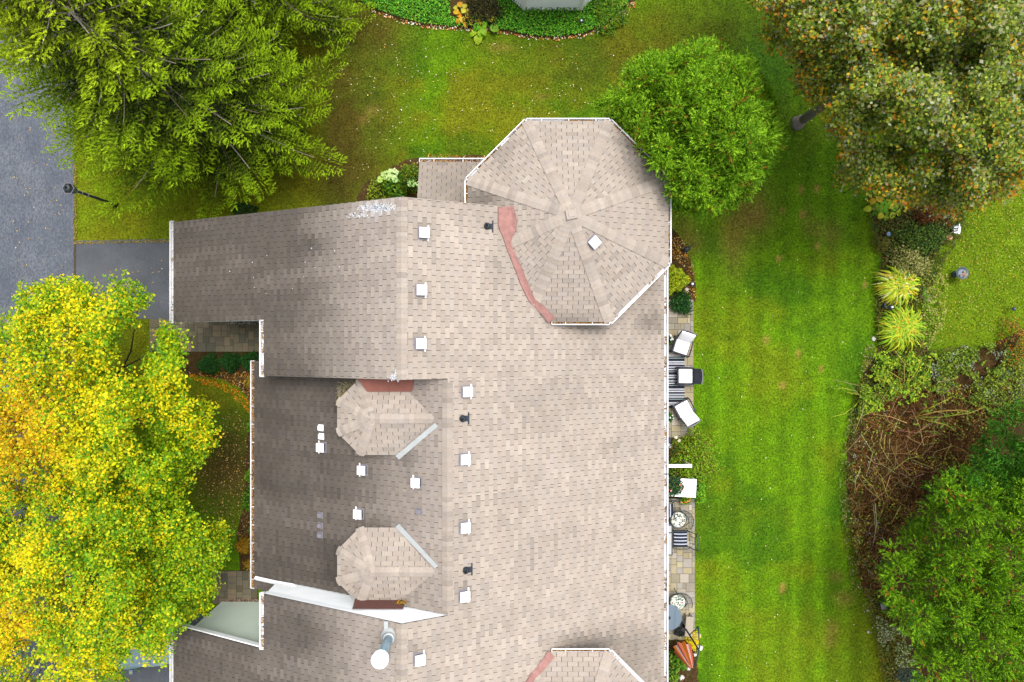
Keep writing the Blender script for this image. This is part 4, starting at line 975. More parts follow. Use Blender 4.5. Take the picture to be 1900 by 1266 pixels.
shrub('boxwood', 'dark green rounded shrub in the middle of the row of three by the walkway', 421, 672, 18, .8, [(40, 104, 30), (58, 124, 34), (24, 76, 22)], n=2400, size=.05, group='dark green shrubs by the paved walkway')
shrub('boxwood', 'dark green rounded shrub nearest the white gutter corner in the row of three', 458, 671, 18, .8, [(40, 104, 30), (58, 124, 34), (24, 76, 22)], n=2400, size=.05, group='dark green shrubs by the paved walkway')
shrub('globe_shrub', 'bright yellow-green ball shrub beside the white eave gutter', 1252, 517, 29, 1.1, [(206, 222, 26), (176, 208, 24), (226, 226, 50), (140, 176, 16)], n=2600, size=.075, rough=.05)
shrub('fern', 'dark green feathery fern at the head of the patio', 1267, 562, 20, .6, [(34, 92, 28), (60, 130, 40), (22, 66, 24)], n=1100, size=.11, aspect=.28, rough=.35)
shrub('hydrangea', 'pale hydrangea with creamy flower heads by the small side roof', 728, 340, 26, 1.0, LG + [(60, 120, 30)], n=1300, size=.10, flowers=[(716, 326, 8, [(200, 226, 140)]), (729, 321, 8, [(210, 232, 160)]), (705, 333, 5, [(190, 220, 110)]), (733, 333, 5, [(196, 226, 150)]), (763, 340, 6, [(190, 226, 140)]), (774, 341, 4, [(190, 226, 140)])], k=.55)
shrub('shrub', 'green shrub with yellowing top leaves against the end of the small side roof', 762, 325, 26, 1.3, [(96, 140, 20), (60, 112, 20), (150, 160, 24), (176, 160, 40)], [3, 3, 2, 1], n=1500, size=.08)
shrub('shrub', 'loose yellow-green shrub by the garage wing rake, left of the hydrangea', 700, 352, 22, .7, [(140, 164, 30), (176, 190, 40), (90, 120, 24)], n=600, size=.08, rough=.3)
shrub('shrub', 'low dark shrub under the spruce at the garage wing rake', 447, 388, 22, .7, [(44, 88, 20), (70, 116, 30), (26, 60, 16)], n=1000, size=.07, sy=.7)
shrub('shrub', 'leafy green shrub poking out under the leaf filled gutter, level with the small white vents', 466, 792, 13, .7, LG, n=420, size=.10, sx=.8)
shrub('shrub', 'large leafy green shrub by the leaf filled gutter, below the sparse one', 460, 930, 17, .9, LG + GRN, n=700, size=.10, sx=.9, sy=1.2)
shrub('shrub', 'sparse broad leaved plant beside the leaf filled gutter', 463, 883, 13, .5, LG, n=160, size=.13, sx=.8, sy=1.3)
shrub('shrub', 'bright green plant between the gutter and the orange grass clump', 470, 985, 11, .6, LG, n=300, size=.10, sy=1.2)
shrub('shrub', 'yellow leaved shrub in the mulch by the gutter end', 463, 708, 13, .6, [(196, 178, 30), (160, 160, 30), (206, 150, 30)], n=420, size=.06)
shrub('shrub', 'dark brownish evergreen shrub at the top edge between the ground cover beds', 895, 8, 34, .7, [(74, 72, 22), (50, 56, 18), (96, 88, 34), (34, 44, 14)], n=3200, size=.07, sy=1.3)
shrub('shrub', 'daylily-like grassy shrub beside the corner of the neighbouring bay wall', 1132, 18, 34, .55, [(110, 160, 24), (150, 180, 36), (66, 120, 20)], n=1100, size=.16, aspect=.22, sy=1.2)
sfl = [(246, 240, 226), (240, 230, 200)]
shrub('rose_bush', 'sprawling mixed rose bush spilling from the patio onto the lawn', 1292, 852, 44, 1.1, [(126, 170, 24), (160, 206, 34), (120, 110, 30), (176, 150, 40)], [3, 3, 1.2, .8], n=5200, size=.08, sy=1.0, sx=1.0, rough=.28, flowers=[(1254, 812, 2.5, sfl), (1260, 818, 2.2, sfl)])
shrub('shrub', 'bright green trailing foliage along the lawn side of the white planter table', 1299, 905, 15, .7, [(130, 200, 24), (160, 214, 40), (90, 160, 20)], n=900, size=.08, sy=2.3)
shrub('shrub', 'reddish green bush close to the eave above the white beam', 1252, 838, 18, .9, [(96, 110, 26), (140, 110, 36), (60, 92, 20)], n=900, size=.07)
shrub('shrub', 'leafy plants between the white beam and the white table', 1252, 876, 20, .6, [(120, 170, 30), (90, 130, 30), (120, 80, 40)], n=500, size=.09, sy=.5)
shrub('shrub', 'variegated cream and green shrub above the upper daylily clump', 1692, 490, 36, .9, [(176, 170, 96), (120, 130, 50), (86, 104, 30), (196, 186, 120)], n=2400, size=.075, sx=1.05, sy=.9, rough=.2, k=.75)
shrub('shrub', 'dark green low shrub mass around the white garden chair', 1715, 440, 52, .6, [(50, 90, 22), (86, 120, 30), (30, 60, 16), (110, 130, 40)], n=3200, size=.075, sy=.6, rough=.25, k=.85)
shrub('shrub', 'reddish brown shrub under the maple edge', 1722, 398, 28, .7, [(120, 70, 30), (150, 96, 36), (80, 60, 24)], n=900, size=.08, sy=.6, k=.5)
shrub('shrub', 'small yellow-green shrub at the lawn edge of the right-hand bed, below the hosta', 1640, 452, 17, .5, [(130, 140, 40), (100, 120, 36), (160, 140, 50)], n=600, size=.06, k=.5)
shrub('shrub', 'orange and yellow leaved shrub at the far right edge above the cedar', 1893, 640, 26, .9, [(226, 150, 30), (206, 110, 40), (190, 160, 40), (90, 90, 30)], [1.4, 1, 2, 3], n=900, size=.07, sy=2.0)
shrub('shrub', 'grey-blue juniper tuft at the bottom edge under the broad cedar', 1690, 1262, 22, .5, [(96, 130, 130), (70, 104, 100), (120, 150, 150)], n=900, size=.07, aspect=.3)
shrub('shrub', 'small dark green spiky plant beside the little black box', 1652, 1120, 17, .4, [(60, 110, 24), (90, 140, 30), (40, 80, 20)], n=500, size=.12, aspect=.22)
shrub('shrub', 'green leafy plants under the closed umbrella', 1262, 1226, 18, .5, [(110, 170, 30), (80, 140, 24), (150, 180, 40)], n=500, size=.10, sy=1.2)
shrub('shrub', 'low green plants at the bottom frame edge beside the gutter', 1248, 1254, 15, .4, [(110, 170, 30), (150, 180, 40), (60, 110, 24)], n=350, size=.09)
shrub('chrysanthemum', 'mounded yellow chrysanthemum beside the closed umbrella', 1288, 1192, 13, .55, [(238, 214, 10), (248, 226, 20), (216, 190, 10)], n=1100, size=.045, sy=1.3, k=.8)

def blades(name, label, px, py, rpx, n, hgt, pal, wts=None, width=.022, cat='plant', k=.6, sx=1, sy=1, group=None):
    cx, cy, _ = P(px, py, hgt * .5); R = rpx / FP * (HC - hgt * .5); root = thing(name, label, cat, (cx, cy, 0), group=group)
    a = rng.uniform(0, 2 * np.pi, n); Ln = R * rng.uniform(.3, .95, n); hh = hgt * rng.uniform(.7, 1.2, n); w = width * rng.uniform(.7, 1.3, n)
    b0 = np.stack([cx + rng.normal(0, R * .16 * sx, n), cy + rng.normal(0, R * .16 * sy, n), np.zeros(n)], -1); V = []
    S = 5; dx, dy = np.cos(a) * sx, np.sin(a) * sy
    for s in range(S):
        t = s / (S - 1); z = hh * (4 * t * (1 - t) * .75 + t * .25) + .03; c = b0 + np.stack([dx * Ln * t, dy * Ln * t, z], -1)
        ww = w * (1 - t ** 2.5) * (.6 + .8 * t) + .002; V.append(c + np.stack([-dy * ww, dx * ww, np.zeros(n)], -1)); V.append(c - np.stack([-dy * ww, dx * ww, np.zeros(n)], -1))
    V = np.stack(V, 1).reshape(-1, 3); base = np.arange(n)[:, None] * 2 * S
    F = np.concatenate([base + np.array([2 * s, 2 * s + 1, 2 * s + 3, 2 * s + 2]) for s in range(S - 1)]); C = np.repeat(pick_cols(n, pal, wts, .14, k), 2 * S, 0)
    o = np_obj('leaf_blades', V, F, M['leaf'], C, root, off=(cx, cy, 0)); return root
blades('daylily', 'upper yellow-green daylily clump with orange tinged leaves at the lawn edge', 1664, 530, 40, 1300, .6, [(206, 218, 40), (226, 216, 60), (160, 206, 30), (236, 180, 40), (226, 232, 150)], [4, 3, 4, .8, 1.6], k=.72)
blades('daylily', 'lower yellow-green daylily clump, below the two black garden ornaments', 1672, 608, 44, 1400, .55, [(186, 210, 36), (214, 216, 50), (140, 190, 30), (226, 170, 40)], [4, 3, 4, .5], k=.7)
blades('ornamental_grass', 'orange-yellow grass clump by the leaf filled gutter above the paved path', 454, 1012, 20, 260, .6, [(214, 160, 24), (196, 140, 20), (176, 150, 30), (150, 120, 20)], width=.016)
blades('ornamental_grass', 'small orange-yellow grass tuft just below the larger clump', 464, 1048, 13, 120, .4, [(214, 160, 24), (196, 150, 20), (150, 140, 30)], width=.014)
blades('grass_tuft', 'rust orange arching grass under the maple edge', 1722, 398, 24, 220, .5, [(176, 96, 30), (206, 130, 40), (120, 70, 26)], width=.014)

def hosta(label, cpx, cpy, spots, pal, name='hosta'):
    cx, cy, _ = P(cpx, cpy, .2); root = thing(name, label, 'plant', (cx, cy, 0)); meshes = {}
    st = MB()
    for (px, py, s, hz) in spots:
        x, y, _ = P(px, py, hz); a = math.atan2(y - cy, x - cx) + random.uniform(-.3, .3); ln = s / FP * HC; col = L(*random.choice(pal), k=.65); V = []; F = []
        m = MB(); n_ = 7; prof = [0.0, .62, .92, 1.0, .86, .52, 0.02]; b = MB(); vs = []
        for i in range(n_):
            t = i / (n_ - 1); wv = prof[i] * ln * .42; zz = .05 * math.sin(t * 3.0) - .10 * t * t * (ln / .4)
            for j in (-1, -.5, 0, .5, 1): vs.append(((t - .5) * ln, j * wv, zz - .02 * (1 - abs(j)) + random.uniform(-.004, .004)))
        fs = [(i * 5 + j, i * 5 + j + 1, (i + 1) * 5 + j + 1, (i + 1) * 5 + j) for i in range(n_ - 1) for j in range(4)]
        b.col([c * random.uniform(.85, 1.12) for c in col]); b.add(vs, fs); o = b.build('leaf', M['leaf'], root, smooth=True)
        o.location = (x - cx, y - cy, hz); o.rotation_euler = (random.uniform(-.15, .15), random.uniform(.0, .3), a)
        st.col(L(170, 190, 90)).tube([(0, 0, .02), ((x - cx) * .5, (y - cy) * .5, hz * .8 + .05), (x - cx - math.cos(a) * ln * .45, y - cy - math.sin(a) * ln * .45, hz)], .008, n=4)
    st.build('stalks', M['attrplain'], root)
YG = [(150, 200, 30), (186, 206, 40), (120, 184, 34), (206, 204, 40)]; YO = [(226, 190, 36), (236, 160, 40), (206, 200, 60), (226, 206, 60)]
hosta('yellow and orange tinged hosta in the top bed beside the dark evergreen', 858, 28, [(853, 8, 13, .3), (862, 11, 12, .35), (846, 22, 14, .3), (852, 28, 12, .25), (868, 20, 16, .3), (869, 30, 15, .3), (858, 36, 14, .25), (850, 40, 12, .2), (864, 46, 11, .2), (876, 42, 14, .2), (845, 14, 10, .25), (860, 20, 12, .4)], YO)
hosta('bright green hosta with round leaves spilling from the top bed onto the lawn', 890, 42, [(887, 30, 13, .35), (888, 42, 17, .35), (896, 48, 18, .3), (880, 60, 12, .2), (893, 62, 18, .25), (887, 73, 19, .15), (912, 35, 18, .35), (917, 52, 19, .25), (884, 50, 15, .35), (898, 60, 13, .3), (902, 42, 10, .3), (876, 64, 10, .15)], YG)
hosta('yellow-green hosta at the edge of the right-hand bed under the big maple', 1645, 388, [(random.gauss(1645, 15), random.gauss(387, 7), random.uniform(11, 16), random.uniform(.15, .4)) for _ in range(34)] + [(1668, 396, 14, .2), (1616, 377, 13, .2), (1620, 386, 12, .2), (1635, 400, 13, .2), (1652, 402, 13, .15)], YG + [(226, 196, 40)])

# ground cover, litter, brush (nobody could count these)
def scatter_stuff(name, poly, n, size, pal, w=None, z=(.03, .12), m='leaf', k=.6, aspect=.6, up=.9, mask=None, var=.16):
    q = sample_poly(poly, n)
    if mask is not None: q = q[mask(q[:, 0], q[:, 1])]
    zz = rng.uniform(z[0], z[1], len(q)); x = (q[:, 0] - 950) / FP * (HC - zz); y = -(q[:, 1] - 633) / FP * (HC - zz)
    o = leaves(name, np.stack([x, y, zz], -1), size, pick_cols(len(q), pal, w, var, k), M[m], up=up, aspect=aspect); tag(o, kind='stuff'); return o
TB = [(640, -60), (650, -5), (672, 5), (695, 14), (745, 33), (790, 43), (845, 48), (900, 47), (930, 53), (980, 64), (1035, 67), (1082, 61), (1120, 44), (1152, 18), (1172, -5), (1190, -60)]
scatter_stuff('ground_cover', TB, 26000, .075, [(80, 160, 28), (116, 190, 40), (46, 112, 20), (150, 204, 56)], [3, 3, 2, 1], z=(.05, .22), k=.78, mask=lambda x, y: ~((x > 835) & (x < 925) & (y < 30)) & (fbm(x, y, 40., 91) > .2))
lit = [(206, 150, 60), (176, 110, 50), (222, 196, 140), (130, 80, 40), (230, 170, 50)]
scatter_stuff('fallen_leaves', MULCHL, 1500, .06, lit, z=(.03, .06), m='litter', up=1.6, mask=lambda x, y: y > 690)
scatter_stuff('fallen_leaves', [(350, 690), (370, 700), (410, 708), (440, 722), (468, 752), (480, 775), (472, 782), (455, 760), (430, 735), (405, 720), (370, 712), (352, 702)], 380, .06, [(236, 150, 24), (226, 176, 40), (206, 110, 30)], z=(.03, .07), m='litter', up=1.6)
scatter_stuff('fallen_leaves', [(365, 800), (440, 760), (468, 800), (470, 1000), (380, 980), (350, 900)], 700, .055, [(214, 180, 130), (196, 150, 90), (226, 190, 90), (160, 110, 70)], z=(.02, .05), m='litter', up=1.8)
top_l = [(650, 20), (1130, 95), (1200, 130), (1090, 210), (960, 215), (860, 285), (700, 320), (610, 360), (600, 200)]
def clus(x, y): return fbm(x, y, 60., 95) + rng.random(len(x)) * .25 + .15 * np.exp(-((x - 720) / 90) ** 2 - ((y - 170) / 80) ** 2) > .60
scatter_stuff('fallen_leaves', top_l, 380, .055, [(240, 230, 200), (226, 206, 150), (236, 190, 90), (214, 200, 180)], [4, 3, 1, 2], z=(.03, .07), m='litter', up=1.8, mask=clus, k=.7)
scatter_stuff('fallen_leaves', [(1290, 120), (1600, 120), (1620, 1266), (1290, 1266)], 170, .05, [(240, 232, 206), (214, 206, 120), (226, 200, 130)], z=(.04, .07), m='litter', up=1.8, k=.7)
scatter_stuff('fallen_leaves', [(1720, 400), (1900, 340), (1900, 600), (1730, 640)], 1100, .045, [(200, 180, 60), (206, 170, 60), (176, 140, 50), (210, 200, 130)], z=(.04, .07), m='litter', up=1.8)
scatter_stuff('fallen_leaves', [(790, 285), (905, 290), (905, 300), (800, 300)], 200, .06, lit, z=(.03, .06), m='litter', up=1.6)
scatter_stuff('fallen_leaves', [(1232, 440), (1265, 440), (1290, 500), (1292, 560), (1270, 545), (1275, 500), (1240, 470)], 400, .06, lit, z=(.03, .06), m='litter', up=1.6)
bedge = [(690, 16), (745, 36), (790, 46), (850, 50), (900, 48), (930, 56), (980, 66), (1035, 69), (1082, 62), (1122, 46), (1154, 20), (1175, 0), (1186, 4), (1162, 30), (1130, 52), (1086, 70), (1035, 75), (980, 73), (930, 62), (850, 57), (790, 53), (742, 43), (690, 22)]
scatter_stuff('fallen_leaves', bedge, 420, .075, [(236, 200, 150), (214, 140, 70), (226, 226, 210), (176, 100, 50)], z=(.03, .07), m='litter', up=1.5, k=.7)
scatter_stuff('edging_pebbles', [(418, 595), (487, 592), (487, 602), (418, 603)], 420, .05, [(206, 200, 190), (150, 140, 126), (90, 84, 76), (230, 226, 220)], z=(.05, .08), m='litter', up=3)
scatter_stuff('edging_pebbles', [(418, 1112), (484, 1112), (484, 1128), (418, 1128)], 520, .055, [(206, 190, 180), (150, 130, 116), (90, 74, 60), (160, 100, 60)], z=(.05, .08), m='litter', up=3)
# brush pile of the right-hand bed
def sticks(name, poly, n, ln, r, pal, z=(.05, .5), k=.5, kind='stuff'):
    q = sample_poly(poly, n); b = MB()
    for x0, y0 in q:
        zz = random.uniform(*z); x, y, _ = P(x0, y0, zz); a = random.uniform(0, 6.28); l = ln * random.uniform(.4, 1.2); bend = random.uniform(-.5, .5); rise = random.uniform(-.12, .2) * l
        b.col([c * random.uniform(.7, 1.25) for c in L(*random.choice(pal), k=k)])
        b.tube([(x, y, zz), (x + math.cos(a) * l * .5, y + math.sin(a) * l * .5, max(.03, zz + rise * .6)), (x + math.cos(a + bend) * l, y + math.sin(a + bend) * l, max(.02, zz + rise))], r * random.uniform(.6, 1.5), n=3, r2=r * .4, cap=False)
    return tag(b.build(name, M['twig']), kind=kind)
BR = [(1625, 745), (1700, 700), (1760, 720), (1840, 700), (1900, 700), (1900, 780), (1850, 790), (1810, 880), (1740, 890), (1700, 960), (1650, 1010), (1640, 1090), (1600, 1090), (1582, 1000), (1575, 900), (1590, 820)]
sticks('brush_pile', BR, 3600, .5, .008, [(116, 78, 40), (92, 60, 30), (146, 104, 56), (66, 44, 24), (176, 140, 92)], k=.5)
sticks('brush_pile', [(1640, 680), (1900, 640), (1900, 760), (1700, 760)], 900, .4, .007, [(110, 80, 46), (84, 60, 34), (130, 110, 60)])
scatter_stuff('bed_litter', BR, 9000, .06, [(122, 78, 34), (92, 60, 28), (156, 104, 44), (60, 42, 20)], z=(.03, .30), m='litter')
W1 = [(1640, 660), (1730, 660), (1800, 645), (1900, 620), (1900, 780), (1850, 770), (1780, 740), (1700, 720), (1620, 760), (1590, 780), (1600, 700)]
msk = lambda s, t: (lambda x, y: fbm(x, y, s, int(s)) > t)
scatter_stuff('bed_weeds', W1, 15000, .075, [(110, 150, 30), (156, 186, 40), (70, 110, 24), (176, 196, 60)], z=(.1, .55), mask=msk(30., .36), k=.6)
scatter_stuff('silver_ground_cover', [(1725, 680), (1790, 640), (1870, 650), (1900, 700), (1890, 780), (1800, 720), (1740, 730)], 2600, .075, [(176, 190, 160), (140, 164, 120), (206, 214, 196)], z=(.1, .5), mask=msk(26., .5), k=.55)
scatter_stuff('silver_ground_cover', [(1585, 800), (1625, 830), (1640, 1000), (1650, 1100), (1610, 1090), (1580, 960)], 1700, .065, [(190, 200, 180), (120, 140, 60), (206, 206, 196), (206, 170, 60)], z=(.05, .3), mask=msk(22., .53), k=.6)
scatter_stuff('silver_ground_cover', [(1625, 1140), (1690, 1180), (1700, 1240), (1670, 1240), (1630, 1190)], 1900, .07, [(220, 222, 170), (160, 184, 70), (110, 140, 40), (224, 226, 196)], z=(.05, .3), mask=msk(20., .42), k=.6)
scatter_stuff('bed_weeds', [(1600, 1090), (1650, 1100), (1720, 1290), (1640, 1290), (1625, 1180)], 4200, .07, [(110, 130, 30), (150, 140, 40), (80, 104, 26), (176, 160, 60)], z=(.03, .25), k=.55)
scatter_stuff('bed_weeds', [(1580, 1000), (1610, 1090), (1640, 1110), (1640, 1060), (1600, 960)], 1200, .06, [(150, 120, 50), (196, 170, 80), (110, 110, 40)], z=(.03, .15), mask=msk(14., .5), k=.55)
scatter_stuff('bed_weeds', [(1608, 365), (1780, 380), (1800, 420), (1762, 470), (1740, 520), (1700, 560), (1700, 640), (1632, 640), (1622, 560), (1630, 480), (1616, 420)], 11000, .07, [(70, 96, 24), (100, 120, 34), (44, 70, 20), (120, 90, 34)], z=(.05, .35), mask=msk(24., .3), k=.75)
scatter_stuff('bed_weeds', [(1690, 580), (1716, 590), (1716, 650), (1800, 640), (1780, 660), (1640, 670), (1640, 640)], 1300, .07, [(120, 150, 30), (160, 130, 60), (90, 120, 30)], z=(.05, .3), k=.55)
scatter_stuff('bed_weeds', NBED, 900, .06, [(140, 150, 40), (96, 110, 30), (160, 120, 50)], z=(.04, .2), mask=msk(14., .5), k=.55)
scatter_stuff('bed_weeds', EBED3, 500, .06, [(120, 70, 50), (150, 90, 60), (90, 60, 40), (90, 130, 30)], z=(.04, .2), k=.55)

def cane_plant(label, px, py, tips, pal, hz=.9, cat='plant'):
    cx, cy, _ = P(px, py, 0); root = thing('cane_plant', label, cat, (cx, cy, 0)); b = MB(); lp = []
    for tx, ty in tips:
        x, y, _ = P(tx, ty, hz); d = Vector((x - cx, y - cy, 0)); b.col([c * random.uniform(.85, 1.1) for c in L(*random.choice(pal), k=.6)]); sg = random.uniform(-.12, .12)
        pp = [(0, 0, .03), (d.x * .35 - d.y * sg, d.y * .35 + d.x * sg, hz * .6), (d.x * .7 - d.y * sg, d.y * .7 + d.x * sg, hz * .9), (d.x, d.y, hz * .8)]; b.tube(pp, .016, n=5, r2=.008)
        for _ in range(7): t = random.uniform(.4, 1.0); lp.append((cx + d.x * t - d.y * sg * .6 + random.gauss(0, .05), cy + d.y * t + d.x * sg * .6 + random.gauss(0, .05), hz * .85))
    b.build('stems', M['twig'], root); lp = np.array(lp); leaves('leaves', lp, .14, pick_cols(len(lp), [(120, 170, 40), (150, 176, 50), (80, 140, 40)], None, .12, .6), M['leaf'], root, off=(cx, cy, 0), aspect=.4)
YS_ = [(196, 190, 60), (170, 176, 50), (206, 180, 90)]
cane_plant('spray of long yellow canes fanning to the right over the brush pile', 1694, 774, [(1772, 738), (1795, 762), (1816, 768), (1835, 756), (1724, 748), (1765, 790), (1780, 802), (1742, 745), (1700, 790)], YS_)
cane_plant('tall yellow-green stems rising toward the lower daylily clump', 1662, 738, [(1665, 650), (1690, 660), (1715, 668), (1722, 690), (1640, 690), (1630, 700), (1656, 690), (1735, 665)], YS_)
cane_plant('thin pale canes leaning out of the bed over the lawn edge', 1600, 735, [(1548, 722), (1556, 716), (1545, 775), (1570, 728)], YS_, hz=.5)
cane_plant('dry pinkish stalks between the two daylily clumps', 1700, 552, [(1730, 548), (1733, 564), (1722, 538), (1728, 556)], [(206, 176, 160), (220, 190, 170)], hz=.5)

scatter_stuff('bed_weeds', [(1596, 690), (1640, 690), (1610, 780), (1600, 900), (1612, 1010), (1625, 1090), (1588, 1060), (1566, 960), (1562, 840), (1580, 760)], 3600, .06, [(120, 140, 36), (96, 120, 30), (170, 150, 60), (70, 96, 26)], z=(.03, .25), mask=msk(18., .4), k=.58)
scatter_stuff('bed_weeds', BR, 3600, .08, [(130, 160, 40), (100, 130, 34), (176, 180, 70), (196, 150, 50)], z=(.2, .6), mask=msk(34., .5), k=.66)
scatter_stuff('bed_weeds', [(1640, 480), (1700, 480), (1740, 500), (1700, 650), (1632, 650), (1625, 560)], 2600, .07, [(110, 140, 30), (140, 150, 50), (80, 104, 26)], z=(.03, .2), k=.55)

scatter_stuff('bed_weeds', [(1608, 640), (1590, 700), (1575, 770), (1560, 850), (1556, 920), (1566, 1000), (1580, 1080), (1600, 1130), (1625, 1180), (1650, 1250), (1662, 1250), (1640, 1160), (1606, 1080), (1592, 1000), (1582, 900), (1590, 820), (1606, 740), (1640, 640)], 2600, .07, [(110, 150, 30), (130, 140, 44), (170, 170, 60), (200, 190, 150), (80, 120, 24)], z=(.03, .2), mask=msk(12., .45), k=.62)
sticks('brush_pile', [(1590, 740), (1700, 690), (1760, 720), (1800, 800), (1700, 960), (1600, 980)], 90, 1.5, .012, [(190, 160, 120), (150, 110, 70), (180, 170, 90)], z=(.3, .6), k=.55)

scatter_stuff('fallen_leaves', [(20, 150), (138, 250), (138, 520), (320, 470), (320, 590), (140, 590), (0, 560)], 150, .055, [(226, 196, 60), (206, 170, 90), (196, 190, 160), (214, 150, 60)], z=(.035, .05), m='litter', up=2.5, k=.6)
scatter_stuff('edge_grass', [(137, 300), (142, 300), (142, 449), (330, 445), (330, 449), (137, 453)], 900, .05, [(190, 170, 60), (150, 150, 30), (206, 170, 90)], z=(.03, .06), m='leaf', k=.6)

scatter_stuff('bed_weeds', [(1700, 470), (1760, 500), (1755, 600), (1722, 650), (1700, 640)], 2600, .075, [(150, 180, 40), (180, 190, 60), (110, 150, 30), (196, 180, 110)], z=(.03, .3), mask=msk(20., .36), k=.7)
scatter_stuff('bed_weeds', [(1625, 650), (1740, 655), (1720, 740), (1610, 770), (1596, 720)], 2200, .10, [(160, 200, 40), (190, 206, 50), (120, 170, 30)], z=(.3, .7), mask=msk(16., .5), k=.74)
# ---------------------------------------------------------------- neighbouring bay wall at the top edge
hb = thing('neighbouring_house', 'white sided bay of the neighbouring house at the top edge above the ground cover', 'house', (1.6, 14.2, 0))
A0 = [P(965 - 30, -14)[:2], P(972, 17.5)[:2], P(1077, 18)[:2], P(1113, -14)[:2]]
def nb_wall(a, b, name='wall_panel', h=3.0):
    a = Vector((*a, 0)); b = Vector((*b, 0)); d = (b - a); Ln = d.length; d.normalize(); out = Vector((d.y, -d.x, 0)); m = MB(); z = 0.12; st = .12
    while z < h:
        m.add([tuple(v - hb.location) for v in (a + Vector((0, 0, z)) + out * .018, b + Vector((0, 0, z)) + out * .018, b + Vector((0, 0, z + st)) + out * .003, a + Vector((0, 0, z + st)) + out * .003, a + Vector((0, 0, z)) - out * .05, b + Vector((0, 0, z)) - out * .05, b + Vector((0, 0, z + st)) - out * .05, a + Vector((0, 0, z + st)) - out * .05)],
              [(0, 1, 2, 3), (0, 4, 5, 1), (3, 2, 6, 7), (4, 7, 6, 5), (1, 5, 6, 2), (0, 3, 7, 4)]); z += st
    o = m.build(name, M['white'], hb); o['kind'] = 'stuff'
    m = MB()
    for p in (a, b): c = p - hb.location + out * .03; m.box((c.x, c.y, h / 2), (.11, .11, h), rz=math.atan2(d.y, d.x))
    c = (a + b) / 2 - hb.location + out * .03; m.box((c.x, c.y, .07), (Ln, .06, .14), rz=math.atan2(d.y, d.x)); m.box((c.x, c.y, h - .1), (Ln, .07, .2), rz=math.atan2(d.y, d.x)); m.build('corner_board', M['capw'], hb)
nb_wall(A0[0], A0[1]); nb_wall(A0[1], A0[2]); nb_wall(A0[2], A0[3])
m = MB(); c = P(1025, 14, .5); m.box((c[0] - 1.6 + .0, c[1] - 14.2 - .06, .42), (.07, .08, .10)); m.build('outdoor_tap', M['black'], hb)
m = MB(); m.box((0, 3.6, 1.45), (5.0, 5.0, 2.9)); m.build('wall', M['wall'], hb)
m = MB(); q = [(-3.2, 1.4), (3.2, 1.4), (3.2, 6.4), (-3.2, 6.4)]; m.add([(-3.2, .6, 2.95), (3.2, .6, 2.95), (3.2, 6.6, 2.95), (-3.2, 6.6, 2.95), (0, 3.5, 4.6)], [(0, 1, 4), (1, 2, 4), (2, 3, 4), (3, 0, 4), (3, 2, 1, 0)]); m.build('roof', M['deck'], hb)

# ---------------------------------------------------------------- street lamp
x, y, _ = P(215, 380); lamp = thing('street_lamp', 'black hexagonal lantern on a dark post where the lawn meets the road', 'lamp', (x, y, 0))
m = MB(); m.lathe((0, 0, 0), [(.11, 0), (.10, .25), (.07, .3), (.05, .5), (.045, 2.45)], n=12); m.build('post', M['dark'], lamp, smooth=True)
m = MB(); m.lathe((0, 0, 1.75), [(.047, 0), (.065, .01), (.065, .04), (.047, .05)], n=12); m.lathe((0, 0, 2.1), [(.05, 0), (.065, .01), (.065, .04), (.05, .05)], n=12); m.build('collar', M['capg'], lamp)
m = MB(); m.lathe((0, 0, 2.45), [(.06, 0), (.12, .03), (.10, .05), (.19, .38)], n=6); m.build('lantern', M['glass'], lamp)
m = MB()
for i in range(6):
    a = i * math.pi / 3; m.tube([(math.cos(a) * .105, math.sin(a) * .105, 2.5), (math.cos(a) * .195, math.sin(a) * .195, 2.84)], .012, n=5)
m.build('lantern_frame', M['dark'], lamp)
m = MB(); m.lathe((0, 0, 2.84), [(.215, 0), (.215, .02), (.20, .022)], n=6); m.build('roof_rim', M['capg'], lamp)
m = MB(); m.lathe((0, 0, 2.86), [(.195, 0), (.12, .09), (.05, .12), (.03, .18), (.01, .2)], n=6); m.build('lantern_roof', M['dark'], lamp)

# ---------------------------------------------------------------- car under the maple
cx, cy = -14.75, -11.35; car = thing('parked_car', 'silver-blue car with white roof rail parked under the yellow maple, nose to the garage', 'car', (cx, cy, 0))
def loft(secs, name, material, parent, bevel=0):
    m = MB(); n = len(secs[0]); vs = [v for s in secs for v in s]
    fs = [(i * n + k, i * n + (k + 1) % n, (i + 1) * n + (k + 1) % n, (i + 1) * n + k) for i in range(len(secs) - 1) for k in range(n)] + [tuple(range(n))[::-1], tuple((len(secs) - 1) * n + k for k in range(n))]
    m.add(vs, fs); return m.build(name, material, parent, smooth=False, bevel=bevel)
def sec(x, w, zb, zt, wt): return [(x, -w, zb), (x, w, zb), (x, w * 1.02, (zb + zt) / 2), (x, wt, zt), (x, -wt, zt), (x, -w * 1.02, (zb + zt) / 2)]
loft([sec(-2.3, .75, .4, .85, .7), sec(-2.2, .88, .25, .98, .8), (sec(-1.0, .91, .22, 1.02, .84)), sec(1.0, .91, .22, 1.02, .84), sec(1.6, .9, .24, .98, .8), sec(2.15, .82, .28, .84, .7), sec(2.3, .7, .4, .7, .6)], 'body', M['carpaint'], car, .02)
loft([sec(-2.1, .80, .98, 1.05, .76), sec(-1.75, .82, 1.0, 1.50, .62), sec(.2, .82, 1.0, 1.54, .64), sec(.55, .80, 1.0, 1.42, .62), sec(1.25, .76, .98, 1.02, .74)], 'window_band', M['carglass'], car)
m = MB(); m.prism([(-1.82, -.60), (.32, -.62), (.32, .62), (-1.82, .60)], 1.52, lambda x, y: 1.575 - .04 * (y / .6) ** 2); m.build('roof_panel', M['carpaint'], car, bevel=.012)
